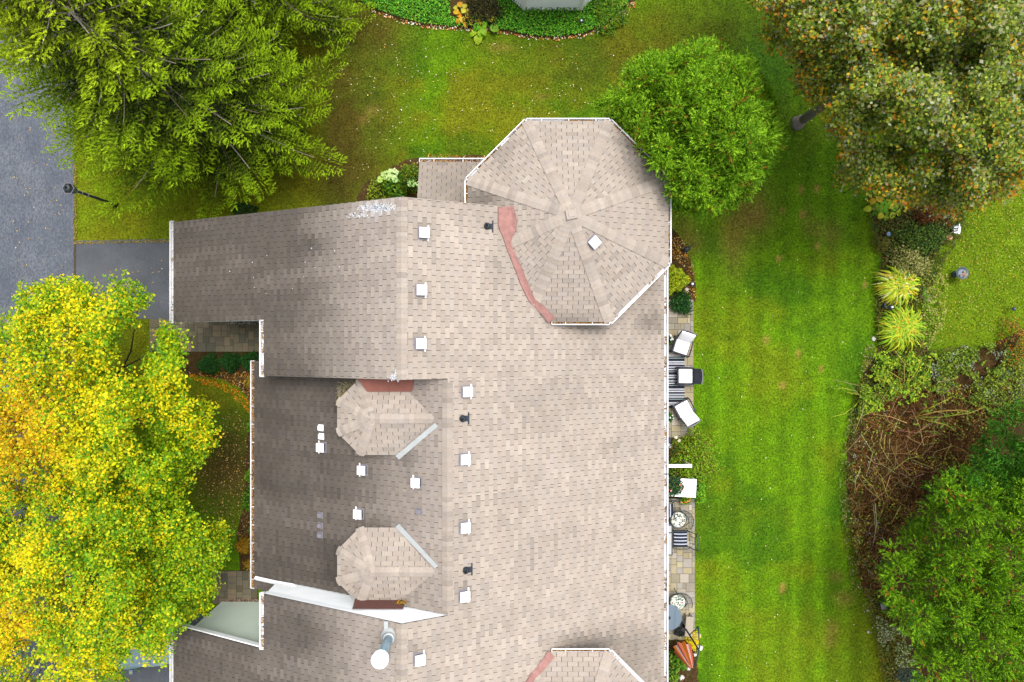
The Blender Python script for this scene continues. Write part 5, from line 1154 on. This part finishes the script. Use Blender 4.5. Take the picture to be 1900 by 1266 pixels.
for s in (-1, 1):
    m = MB(); m.tube([(-1.7, s * .60, 1.58), (-1.5, s * .60, 1.63), (.1, s * .60, 1.63), (.3, s * .60, 1.58)], .022, n=6); m.build('roof_rail', M['white'], car)
    m = MB(); m.box((.55, s * .98, 1.02), (.14, .18, .13)); m.build('wing_mirror', M['carpaint'], car, bevel=.02)
    m = MB(); m.box((2.2, s * .58, .72), (.14, .3, .14)); m.build('headlight', M['capw'], car, bevel=.02)
    for xx in (-1.4, 1.4):
        m = MB(); m.tube([(xx, s * .68, .33), (xx, s * .92, .33)], .33, n=24); w_ = m.build('wheel', M['tyre'], car); m = MB(); m.tube([(xx, s * .90, .33), (xx, s * .935, .33)], .2, n=20); m.build('rim', M['galv'], w_)
    m = MB(); m.tube([(xx_, s * .835, 1.04) for xx_ in (-2.0, -1, .2, 1.1)], .014, n=4); m.build('trim', M['dark'], car)

# ---------------------------------------------------------------- patio furniture
def lounge_chair(label, px, py, rz, back=True):
    """seat faces local -x, backrest at +x; origin on the ground"""
    x, y, _ = P(px, py, .4); t = thing('patio_chair', label, 'chair', (x, y, 0), rz, group='cushioned patio chairs by the striped rug')
    w, d = .56, .52
    m = MB(); m.box((0, 0, .33), (d + .10, w + .06, .05)); m.build('seat_frame', M['wicker'], t, bevel=.01)
    for sx in (-1, 1):
        for sy in (-1, 1):
            m = MB(); m.tube([(sx * (d / 2 + .02 + (.06 if sx > 0 else .04)), sy * (w / 2 + .03), 0), (sx * (d / 2), sy * (w / 2 + .02), .34)], .024, n=8); m.build('leg', M['dark'], t, smooth=True)
    for s in (-1, 1):
        m = MB(); pts = [(-d / 2 - .07, s * (w / 2 + .04), .36), (-d / 2 - .04, s * (w / 2 + .055), .54), (-d / 2 + .05, s * (w / 2 + .06), .585), (0.05, s * (w / 2 + .055), .58), (d / 2 + .02, s * (w / 2 + .03), .56)]
        m.tube(pts, .028, n=8); m.build('armrest', M['wicker'], t, smooth=True)
    bx0, bx1, z0, z1 = d / 2, d / 2 + (.27 if back else .20), .36, .86
    m = MB(); n_ = 8; vs = []
    for i in range(n_ + 1):
        yy = -w / 2 - .01 + (w + .02) * i / n_; cv = .05 * (1 - (2 * i / n_ - 1) ** 2)
        for (xx, zz) in ((bx0 + cv * .5, z0), (bx1 + cv, z1), (bx1 + .04 + cv, z1 - .01), (bx0 + .05 + cv * .5, z0)): vs.append((xx, yy, zz))
    fs = [(i * 4 + k, i * 4 + (k + 1) % 4, (i + 1) * 4 + (k + 1) % 4, (i + 1) * 4 + k) for i in range(n_) for k in range(4)] + [(3, 2, 1, 0), tuple(n_ * 4 + k for k in range(4))]
    m.add(vs, fs); m.build('backrest', M['wicker'], t)
    m = MB(); m.tube([(bx1 + .02 + .05 * (1 - (2 * i / 8 - 1) ** 2), -w / 2 - .02 + (w + .04) * i / 8, z1 + .005) for i in range(9)], .018, n=6); m.build('top_rail', M['capg'], t, smooth=True)
    m = MB(); m.box((-.01, 0, .41), (d, w - .02, .11)); m.build('seat_cushion', M['cushion'], t, bevel=.03, smooth=True)
    if back:
        Rm = Matrix.Rotation(.58, 3, 'Y'); m = MB(); m.box((bx0 + .12, 0, .66), (.09, w - .02, .50), R=Rm); m.build('back_cushion', M['cushion'], t, bevel=.03, smooth=True)
    return t
lounge_chair('white cushioned patio chair nearest the fern, turned toward the rug', 1265, 643, math.radians(72))
lounge_chair('patio chair with white seat and bare dark back between the other two, overhanging the lawn', 1272, 698, 0, back=False)
lounge_chair('white cushioned patio chair nearest the rose bush, angled toward the rug', 1269, 760, math.radians(-62))
# striped rug
x0, x1, y0, y1 = GX(1205), GX(1269.5), GY(756), GY(661); rug = thing('rug', 'black, white and green striped outdoor rug under the eave', 'rug', ((x0 + x1) / 2, (y0 + y1) / 2, .058))
pal = [(40, 44, 54), (200, 202, 214), (40, 70, 70), (150, 170, 170), (30, 32, 44), (216, 214, 224), (36, 60, 62), (176, 180, 190)]
m = MB(); yy = -(y1 - y0) / 2; i = 0; seq = [0, 5, 2, 1, 4, 3, 0, 5, 6, 7]
while yy < (y1 - y0) / 2 - .01:
    w_ = [.07, .045, .035, .055, .10, .03, .05, .04, .045, .06][i % 10]; w_ = min(w_, (y1 - y0) / 2 - yy); m.col(L(*pal[seq[i % 10]], k=.6)).box((0, yy + w_ / 2, 0), (x1 - x0, w_ + .001, .012)); yy += w_; i += 1
m.build('weave', M['attrplain'], rug)
# potted plants
def pot(label, px, py, r, hgt, pal, fl=None, n=260, pm='black', ph=.3, k=.6, z0=.055, size=.08, name='potted_plant', nf=14, fs=.07):
    x, y, _ = P(px, py, z0 + hgt); t = thing(name, label, 'plant pot', (x, y, z0)); rr = r / FP * HC
    m = MB(); m.lathe((0, 0, 0), [(rr * .5, 0), (rr * .7, ph), (rr * .76, ph), (rr * .76, ph + .03), (rr * .66, ph + .03), (rr * .62, ph - .03)], n=16); m.build('pot', M[pm], t, smooth=False)
    v = rng.normal(size=(n, 3)); v /= np.linalg.norm(v, axis=1)[:, None]; v[:, 2] = abs(v[:, 2]); v *= rng.uniform(.5, 1.0, (n, 1)); p = v * np.array([rr, rr, hgt - ph]) + np.array([0, 0, ph])
    leaves('foliage', p, size, pick_cols(n, pal, None, .15, k), M['leaf'], t)
    if fl:
        v = rng.normal(size=(nf, 3)); v /= np.linalg.norm(v, axis=1)[:, None]; v[:, 2] = abs(v[:, 2]) + .3; p = v * np.array([rr * .85, rr * .85, hgt - ph]) + np.array([0, 0, ph])
        V = []; 
        for q in p: V += [q + rng.normal(0, fs * .3, 3) for _ in range(6)]
        leaves('flowers', np.array(V), fs, pick_cols(len(V), fl, None, .05, .85), M['leaf'], t, up=1.5, aspect=.9)
    return t
pot('white flowering pot plant beside the first cushioned chair', 1241, 632, 12, .75, GRN, [(246, 246, 248)], pm='terracotta', nf=5, fs=.09)
pot('green pot plant with small white blooms beside the third cushioned chair', 1241, 776, 12, .75, GRN + [(60, 150, 60)], [(240, 244, 240)], pm='terracotta', nf=7, fs=.04, n=420)
pot('small pot of yellow and red flowers under the corner of the white table', 1274, 928, 11, .5, LG, [(236, 206, 90), (226, 120, 60)], nf=12, fs=.05)
pot('black pot with dark foliage under the umbrella arm', 1264, 1178, 8, .6, [(30, 40, 28), (50, 60, 40)], n=60, ph=.45)
pot('small terracotta pot wedged against the white beam', 1243, 857, 6, .35, LG, n=40, pm='terracotta', ph=.25)
# white beam and its post, white table with planter bowl
def at_box(name, label, cat, px0, px1, py0, py1, z, th, material, rz=0, legs=True, group=None):
    xa, ya, _ = P(px0, py0, z); xb, yb, _ = P(px1, py1, z); c = ((xa + xb) / 2, (ya + yb) / 2); t = thing(name, label, cat, (*c, .04), rz, group); w, d = abs(xb - xa), abs(yb - ya)
    m = MB(); m.box((0, 0, z - .04 - th / 2), (w, d, th)); m.build('top', M[material], t, bevel=.008)
    if legs:
        for sx in (-1, 1):
            for sy in (-1, 1): m = MB(); m.box((sx * (w / 2 - .05), sy * (d / 2 - .04), (z - .04 - th) / 2), (.05, .05, z - .04 - th)); m.build('leg', M[material], t)
    return t, w, d
at_box('trellis_beam', 'narrow white beam reaching from the eave through the rose bush', 'trellis', 1226, 1284, 862, 868, 1.5, .07, 'white')
tb, w, d = at_box('white_table', 'white rectangular table carrying a large planted bowl', 'table', 1224, 1292, 888, 922, .95, .05, 'white', rz=math.radians(-3))
pot('large planted bowl with orange flowers standing on the white table', 1253, 905, 19, .55, [(40, 90, 40), (70, 110, 40), (110, 140, 50), (60, 90, 80)], [(236, 110, 40), (226, 90, 60), (240, 240, 230)], n=800, pm='black', z0=.955, ph=.2, size=.075, nf=9, fs=.05)
tb, w, d = at_box('patio_table', 'pale grey glass topped table half under the eave', 'table', 1216, 1247, 975, 1030, .72, .02, 'galv')
m = MB(); 
for (a_, b_) in (((-w / 2, -d / 2), (w / 2, -d / 2)), ((w / 2, -d / 2), (w / 2, d / 2)), ((w / 2, d / 2), (-w / 2, d / 2)), ((-w / 2, d / 2 - .28), (w / 2, d / 2 - .28))): m.tube([(a_[0], a_[1], .69), (b_[0], b_[1], .69)], .018, n=6)
m.build('rim', M['wicker'], tb)
def striped_chair(label, px, py, rz, back=True):
    x, y, _ = P(px, py, .45); t = thing('garden_chair', label, 'chair', (x, y, .04), rz, group='iron chairs with striped cushions'); w = .60
    m = MB(); cw = [.09, .045] * 5; yy = -w / 2; cols = [(34, 40, 54), (200, 206, 220)]
    for i, c_ in enumerate(cw[:9]):
        c_ = c_ * w / .63; m.col(L(*cols[i % 2], k=.6)); n_ = 6
        vs = []; 
        for k_ in range(n_ + 1):
            xx = -.26 + .5 * k_ / n_; zz = .44 + .035 * math.sin(math.pi * k_ / n_) + .006 * math.sin(k_ * 3.1); vs += [(xx, yy, zz), (xx, yy + c_, zz), (xx, yy + c_, zz - .07), (xx, yy, zz - .07)]
        m.add(vs, [(k_ * 4 + j, k_ * 4 + (j + 1) % 4, (k_ + 1) * 4 + (j + 1) % 4, (k_ + 1) * 4 + j) for k_ in range(n_) for j in range(4)] + [(3, 2, 1, 0), (n_ * 4, n_ * 4 + 1, n_ * 4 + 2, n_ * 4 + 3)]); yy += c_
    m.build('striped_cushion', M['attrplain'], t)
    m = MB(); 
    for s in (-1, 1): m.tube([(-.28, s * w / 2, .36), (.26, s * w / 2, .36)], .016, n=6); m.tube([(-.28, s * (w / 2 + .02), .36), (-.3, s * (w / 2 + .03), .60), (.2, s * (w / 2 + .03), .62), (.32, s * w / 2, .60)], .016, n=6)
    m.build('armrests', M['teal'], t)
    for sx in (-.26, .28):
        for s in (-1, 1): m = MB(); m.tube([(sx, s * w / 2, .36), (sx * 1.12, s * (w / 2 + .01), 0)], .015, n=6); m.build('leg', M['teal'], t)
    m = MB(); zt = .95; xt = .50
    m.tube([(.26, -w / 2, .36), (xt, -w / 2, zt), (xt + .03, 0, zt + .03), (xt, w / 2, zt), (.26, w / 2, .36)], .017, n=6)
    m.tube([(.33, -w / 2 + .02, .50), (.33, w / 2 - .02, .50)], .012, n=5); m.tube([(.44, -.12, .78), (.44, .12, .78)], .012, n=5)
    for s in (-1, 1): m.tube([(.34, s * .14, .5), (.44, s * .12, .78)], .012, n=5); m.tube([(.44, s * .12, .78), (xt, s * w / 2, zt)], .012, n=5)
    m.build('back_frame', M['teal'], t)
striped_chair('iron chair with striped seat cushion facing the grey glass table', 1263, 1000, 0)
striped_chair('second striped chair mostly hidden by the eave, below the white table', 1234, 947, math.radians(90))
def floral_chair(label, px, py, rz):
    x, y, _ = P(px, py, .42); t = thing('rocking_chair', label, 'chair', (x, y, .04), rz, group='round iron chairs with floral cushions'); r = .30
    m = MB(); n = 9; m.col(L(226, 226, 214, k=.7)); m.lathe((0, 0, .40), [(r * .9, 0), (r, .03), (r * .9, .07), (r * .4, .085)], n=20)
    m.build('cushion', M['attrplain'], t, smooth=True)
    v = rng.uniform(-1, 1, (90, 2)); v = v[np.hypot(v[:, 0], v[:, 1]) < .93]; p = np.stack([v[:, 0] * r, v[:, 1] * r, .487 - .03 * np.hypot(v[:, 0], v[:, 1]) ** 4], -1)
    fp = leaves('floral_print', p, .085, pick_cols(len(p), [(70, 120, 96), (40, 60, 56), (120, 160, 130), (214, 120, 110), (90, 140, 130)], [3, 2, 3, .8, 2], .1, .5), M['leaf'], t, up=12, aspect=.5); fp['kind'] = 'stuff'
    m = MB(); m.tube([(r * 1.08 * math.cos(a), r * 1.08 * math.sin(a), .39) for a in np.linspace(0, 6.283, 21)], .014, n=5, cap=False)
    m.tube([(r * 1.1 * math.cos(a), r * 1.1 * math.sin(a) , .40 + .34 * math.cos(a) ** 2 * (math.cos(a) > 0)) for a in np.linspace(-1.5, 1.5, 13)], .013, n=5)
    ar = []
    for a in np.linspace(-1.25, 1.25, 15): m.tube([(r * 1.05 * math.cos(a), r * 1.05 * math.sin(a), .40), (r * 1.65 * math.cos(a * .85), r * 1.45 * math.sin(a * .85), .80)], .005, n=3); ar.append((r * 1.65 * math.cos(a * .85), r * 1.45 * math.sin(a * .85), .80))
    m.tube(ar, .014, n=5)
    for a in np.linspace(.45, .75, 3): m.tube([(r * (1.05 + a * .8) * math.cos(b_), r * (1.05 + a * .55) * math.sin(b_), .4 + .4 * a) for b_ in np.linspace(-1.1, 1.1, 9)], .004, n=3)
    m.build('frame', M['teal'], t)
    for a in (.8, 2.3, 3.9, 5.4): m = MB(); m.tube([(r * math.cos(a), r * math.sin(a), .39), (r * 1.3 * math.cos(a), r * 1.3 * math.sin(a), .0)], .014, n=5); m.build('leg', M['teal'], t)
floral_chair('round iron chair with floral cushion between the white table and the grey glass table', 1258, 964, math.radians(18))
floral_chair('round iron chair with floral cushion near the round glass table', 1257, 1117, math.radians(48))
# round glass table
x, y, _ = P(1241, 1146, .72); t = thing('glass_table', 'round glass table half hidden under the eave near the umbrella', 'table', (x, y, .04)); m = MB(); m.lathe((0, 0, .68), [(.48, 0), (.49, .008), (.48, .016)], n=36); m.build('glass_top', M['glass'], t, smooth=False)
m = MB()
for i in range(4): a = i * 1.571 + .5; m.tube([(0, 0, .1), (math.cos(a) * .2, math.sin(a) * .2, .5), (math.cos(a) * .42, math.sin(a) * .42, .67)], .013, n=5); m.tube([(0, 0, .15), (math.cos(a) * .3, math.sin(a) * .3, 0)], .013, n=5)
m.build('frame', M['teal'], t); m = MB(); m.lathe((0, 0, .695), [(.06, 0), (.06, .05), (.03, .08)], n=10); m.build('umbrella_hole_cap', M['dark'], t)
# bench / planter box, umbrella with base
t, w, d = at_box('garden_bench', 'small pale wooden bench at the lawn edge of the patio', 'bench', 1272, 1286, 1145, 1182, .45, .04, 'wood', rz=math.radians(-5))
x, y, _ = P(1275, 1160, .05); um = thing('cantilever_umbrella', 'folded orange and pink striped umbrella on a curved black arm', 'umbrella', (x, y, .045))
def rel(px, py, z): p = P(px, py, z); return (p[0] - x, p[1] - y, z - .045)
c0 = rel(1268, 1160, .12)
for (a_, b_) in (((1250, 1144), (1268, 1160)), ((1252, 1178), (1268, 1160))):
    m = MB(); p0_, p1_ = Vector(rel(*a_, .1)), Vector(rel(*b_, .1)); dd = p1_ - p0_; mid = (p0_ + p1_) / 2; m.box((mid.x, mid.y, .06), (dd.length, .10, .05), rz=math.atan2(dd.y, dd.x)); m.build('base_foot', M['dark'], um)
m = MB(); m.tube([rel(1268, 1160, .08), rel(1279, 1178, .9), rel(1297, 1207, 2.1)], .032, n=8); m.build('mast', M['dark'], um, smooth=True)
m = MB(); m.tube([rel(1287, 1238, 2.2), rel(1294, 1222, 2.42), rel(1298, 1200, 2.5), rel(1297, 1180, 2.4), rel(1295, 1162, 2.2)], .026, n=8); m.build('arm', M['teal'], um, smooth=True)
m = MB(); m.tube([rel(1281, 1177, 1.0), rel(1295, 1164, 2.15)], .018, n=6); m.build('strut', M['dark'], um, smooth=True)
top_ = Vector(rel(1284, 1241, 2.15)); bot_ = Vector(rel(1266, 1203, .75)); ax_ = (bot_ - top_); u_ = ax_.cross(Vector((0, 0, 1))).normalized(); v_ = ax_.cross(u_).normalized(); m = MB(); nseg = 32; vs = []
for j, (t_, rr) in enumerate([(0, .03), (.12, .09), (.5, .19), (.85, .27), (1.0, .30)]):
    for k_ in range(nseg): a = 2 * math.pi * k_ / nseg; q = rr * (1 + .22 * math.sin(8 * a)); vs.append(tuple(top_ + ax_ * t_ + u_ * math.cos(a) * q + v_ * math.sin(a) * q * .8))
cols_ = [(236, 120, 40), (246, 214, 206), (226, 110, 96), (240, 150, 80)]
base_ = 0
for k_ in range(nseg):
    m.col(L(*cols_[(k_ // 2) % 4], k=.7)); q = []
    for j in range(5): q += [vs[j * nseg + k_], vs[j * nseg + (k_ + 1) % nseg]]
    m.add(q, [(2 * j, 2 * j + 1, 2 * j + 3, 2 * j + 2) for j in range(4)])
m.build('folded_canopy', M['attrplain'], um)

# ---------------------------------------------------------------- garden ornaments, lights, stones
def path_light(label, px, py, ball='white', r=.10, group='small garden path lights', cm='dark'):
    x, y, _ = P(px, py, .4); t = thing('path_light', label, 'garden light', (x, y, 0), group=group)
    m = MB(); m.tube([(0, 0, 0), (0, 0, .32)], .012, n=6); m.build('stake', M['dark'], t)
    m = MB(); m.lathe((0, 0, .32), [(r * .5, 0), (r, .03), (r, .05), (r * .55, .08)], n=16); m.build('shade', M[cm], t)
    m = MB(); m.lathe((0, 0, .395), [(r * .45, 0), (r * .42, .02), (r * .2, .04)], n=12); m.build('cap', M[ball], t, smooth=True)
path_light('dark round path light beside the yellow ball shrub', 1285, 527)
path_light('dark round path light between the daylily clumps', 1656, 570)
path_light('small path light in the ground cover below the bay wall', 1079, 38, r=.08)
path_light('pale blue path light in the dark bed below the hosta', 1650, 434, ball='bluelight', cm='bluelight', r=.08)
path_light('dark blue path light at the far right lawn edge', 1883, 573, ball='bluelight', r=.08)
x, y, _ = P(1646, 566, .3); t = thing('garden_urn', 'dark speckled urn beside the path light between the daylily clumps', 'urn', (x, y, 0)); m = MB(); m.lathe((0, 0, 0), [(.07, 0), (.11, .06), (.13, .2), (.10, .28), (.12, .31), (.09, .31), (.07, .2)], n=16, sy=1.2); m.build('bowl', M['wicker'], t, smooth=True); m = MB(); m.lathe((0, 0, .2), [(.08, 0), (.02, .01)], n=12); m.build('soil', M['mulch'], t)
x, y, _ = P(1275, 462, .3); t = thing('bird_ornament', 'black teardrop shaped garden ornament on the bare ground by the octagonal roof', 'ornament', (x, y, 0), math.radians(35))
m = MB(); m.lathe((0, 0, .12), [(.02, 0), (.09, .03), (.11, .1), (.08, .17), (.02, .2)], n=16, sx=1.5, sy=.9); m.build('body', M['dark'], t, smooth=True); m = MB(); m.tube([(.10, 0, .25), (.20, 0, .30), (.27, 0, .32)], .015, n=6, r2=.008); m.tube([(.27, -.05, .32), (.27, .05, .32)], .01, n=5); m.build('tail', M['dark'], t); m = MB(); m.tube([(-.12, 0, .24), (-.20, 0, .22)], .02, n=6, r2=.006); m.build('beak', M['dark'], t); m = MB(); m.tube([(0, 0, 0), (0, 0, .14)], .015, n=6); m.build('stand', M['dark'], t)
x, y, _ = P(1785, 507, .45); t = thing('bird_bath', 'round blue-grey bird bath holding fallen leaves on the right-hand lawn', 'bird bath', (x, y, 0)); m = MB(); m.lathe((0, 0, .40), [(.06, 0), (.20, .05), (.245, .09), (.235, .095), (.18, .065), (.02, .045)], n=28); m.build('bowl', M['teal'], t, smooth=True)
m = MB(); m.lathe((0, 0, .455), [(.185, 0), (.18, .006)], n=24); m.build('water', M['glass'], t); m = MB(); m.lathe((0, 0, 0), [(.13, 0), (.12, .04), (.05, .07), (.04, .36), (.07, .41)], n=14); m.build('pedestal', M['teal'], t, smooth=True)
p = rng.normal(0, .05, (22, 3)) * [1.2, 1.2, 0] + [.04, -.02, .475]; o = leaves('leaf_heap', p, .07, pick_cols(22, [(206, 110, 60), (226, 200, 160), (150, 90, 50)]), M['litter'], t, up=2); o['kind'] = 'stuff'
x, y, _ = P(1776, 426, .3); t = thing('garden_chair', 'tiny white slatted garden chair among the low shrubs', 'chair', (x, y, 0), math.radians(-8)); m = MB(); m.box((.03, 0, .26), (.24, .28, .03)); m.build('seat', M['white'], t)
for i in range(3): m = MB(); m.box((-.13 - i * .0, -.10 + i * .10, .42), (.02, .05, .34)); m.build('slat', M['white'], t)
m = MB(); m.box((-.13, 0, .60), (.03, .30, .04)); m.build('top_rail', M['white'], t)
for sx in (-.12, .13):
    for sy in (-.12, .12): m = MB(); m.box((sx, sy, .13), (.025, .025, .26)); m.build('leg', M['white'], t)
x, y, _ = P(1763, 440, .2); t = thing('stepping_disc', 'round pink disc ornament next to the tiny white chair', 'ornament', (x, y, 0)); m = MB(); m.lathe((0, 0, .14), [(.11, 0), (.125, .02), (.12, .04), (.03, .05)], n=24); m.col(L(236, 170, 140, k=.7)); m.C = [L(236, 170, 140, k=.7)] * len(m.V); m.usec = True; m.build('disc', M['attrplain'], t, smooth=False); m = MB(); m.lathe((0, 0, .185), [(.028, 0), (.02, .02)], n=12); m.C = [L(226, 60, 60, k=.7)] * len(m.V); m.usec = True; m.build('centre', M['attrplain'], t); m = MB(); m.tube([(0, 0, 0), (0, 0, .15)], .012, n=6); m.build('stake', M['dark'], t)
shrub('flower_clump', 'small scarlet flower clump beside the tiny white chair', 1763, 414, 6, .3, [(236, 70, 40), (226, 90, 50), (90, 110, 40)], n=90, size=.06, cat='flowers', k=.7)
x, y, _ = P(1637, 1123, .1); t = thing('utility_box', 'little dark slate box in the bed below the lawn bulge', 'box', (x, y, 0), .2); m = MB(); m.box((0, 0, .1), (.20, .22, .2)); m.build('box_body', M['wicker'], t, bevel=.01); m = MB(); m.box((0, 0, .21), (.22, .24, .02)); m.build('lid', M['capg'], t, bevel=.005)
def rock(label, px, py, r, group='pale edging stones'):
    x, y, _ = P(px, py, .06); t = MB(); t.lathe((0, 0, 0), [(r * .8, 0), (r, r * .35), (r * .75, r * .7), (r * .2, r * .85)], n=9, wob=.12, rot=px); o = t.build('edging_stone', M['stone']); o.location = (x, y, .01); tag(o, label, 'stone', group)
rock('round pale stone under the curved umbrella arm', 1294, 1181, .14); rock('pale stone beside the yellow chrysanthemum, right below the round one', 1299, 1203, .12); rock('small pale stone left of the umbrella tip', 1290, 1216, .07)
rock('angular white stone near the bottom edge beside the green plants', 1265, 1258, .11); rock('pale stone at the umbrella tip', 1278, 1241, .09); rock('cream stone against the yellow ball shrub', 1275, 537, .08)
rock('lone white stone on the right-hand lawn edge near the silver ground cover', 1612, 1174, .05); rock('small pale stone on the lawn edge above the silver ground cover', 1611, 1134, .05); rock('small grey stone at the lawn edge beside the lower daylily clump', 1622, 629, .09)
x, y, _ = P(1238, 822, .3); t = thing('storage_box', 'grey box with white round lid item tucked under the eave', 'box', (x, y, .04)); m = MB(); m.box((0, 0, .2), (.24, .38, .4)); m.build('box_body', M['wicker'], t, bevel=.02); m = MB(); m.lathe((.02, -.12, .40), [(.10, 0), (.12, .03), (.06, .09)], n=18); m.build('round_lid', M['white'], t, smooth=True)
# ---------------------------------------------------------------- grass blades over the lawn in view
NG = 420000
gx = rng.uniform(-21, 21, NG); gy = rng.uniform(-14, 14, NG); px = 950 + gx / HC * FP; py = 633 - gy / HC * FP
ok = (px > 139.5) & ~((px > 139) & (px < 340) & (py > 446) & (py < 593)) & ~((px > 276) & (px < 500) & (py > 590) & (py < 655)) & ~((px < 440) & (py > 1140))
ok &= ~((px > 395) & (px < 480) & (py > 1058))
for b_ in BEDS: ok &= ~inpoly(px, py, b_)
ok &= ~((px > 345) & (px < 1228) & (py > 440) & (py < 1290)) & ~((px > 640) & (px < 1225) & (py > 310) & (py < 640)) & ~((px > 1215) & (px < 1290) & (py > 555))
gx, gy = gx[ok], gy[ok]; n = len(gx)
a = rng.uniform(0, 6.283, n); hgt = rng.uniform(.025, .06, n); lean = rng.uniform(.02, .07, n); w = .014
c = np.stack([gx, gy, np.zeros(n)], -1); s = np.stack([np.cos(a) * w, np.sin(a) * w, np.zeros(n)], -1); l = rng.uniform(0, 6.283, n)
tip = c + np.stack([np.cos(l) * lean, np.sin(l) * lean, hgt], -1)
V = np.stack([c - s, c + s, tip], 1).reshape(-1, 3)
gc = np.clip(lawn_color(gx, gy) * rng.normal(1.3, .42, (n, 1)), .004, .6) * np.where(rng.random((n, 1)) < .12, [[1.4, 1.15, 1.0]], [[1, 1, 1]])
o = np_obj('grass', V, np.arange(3 * n).reshape(n, 3), M['grass'], np.repeat(gc, 3, 0)); tag(o, kind='stuff')
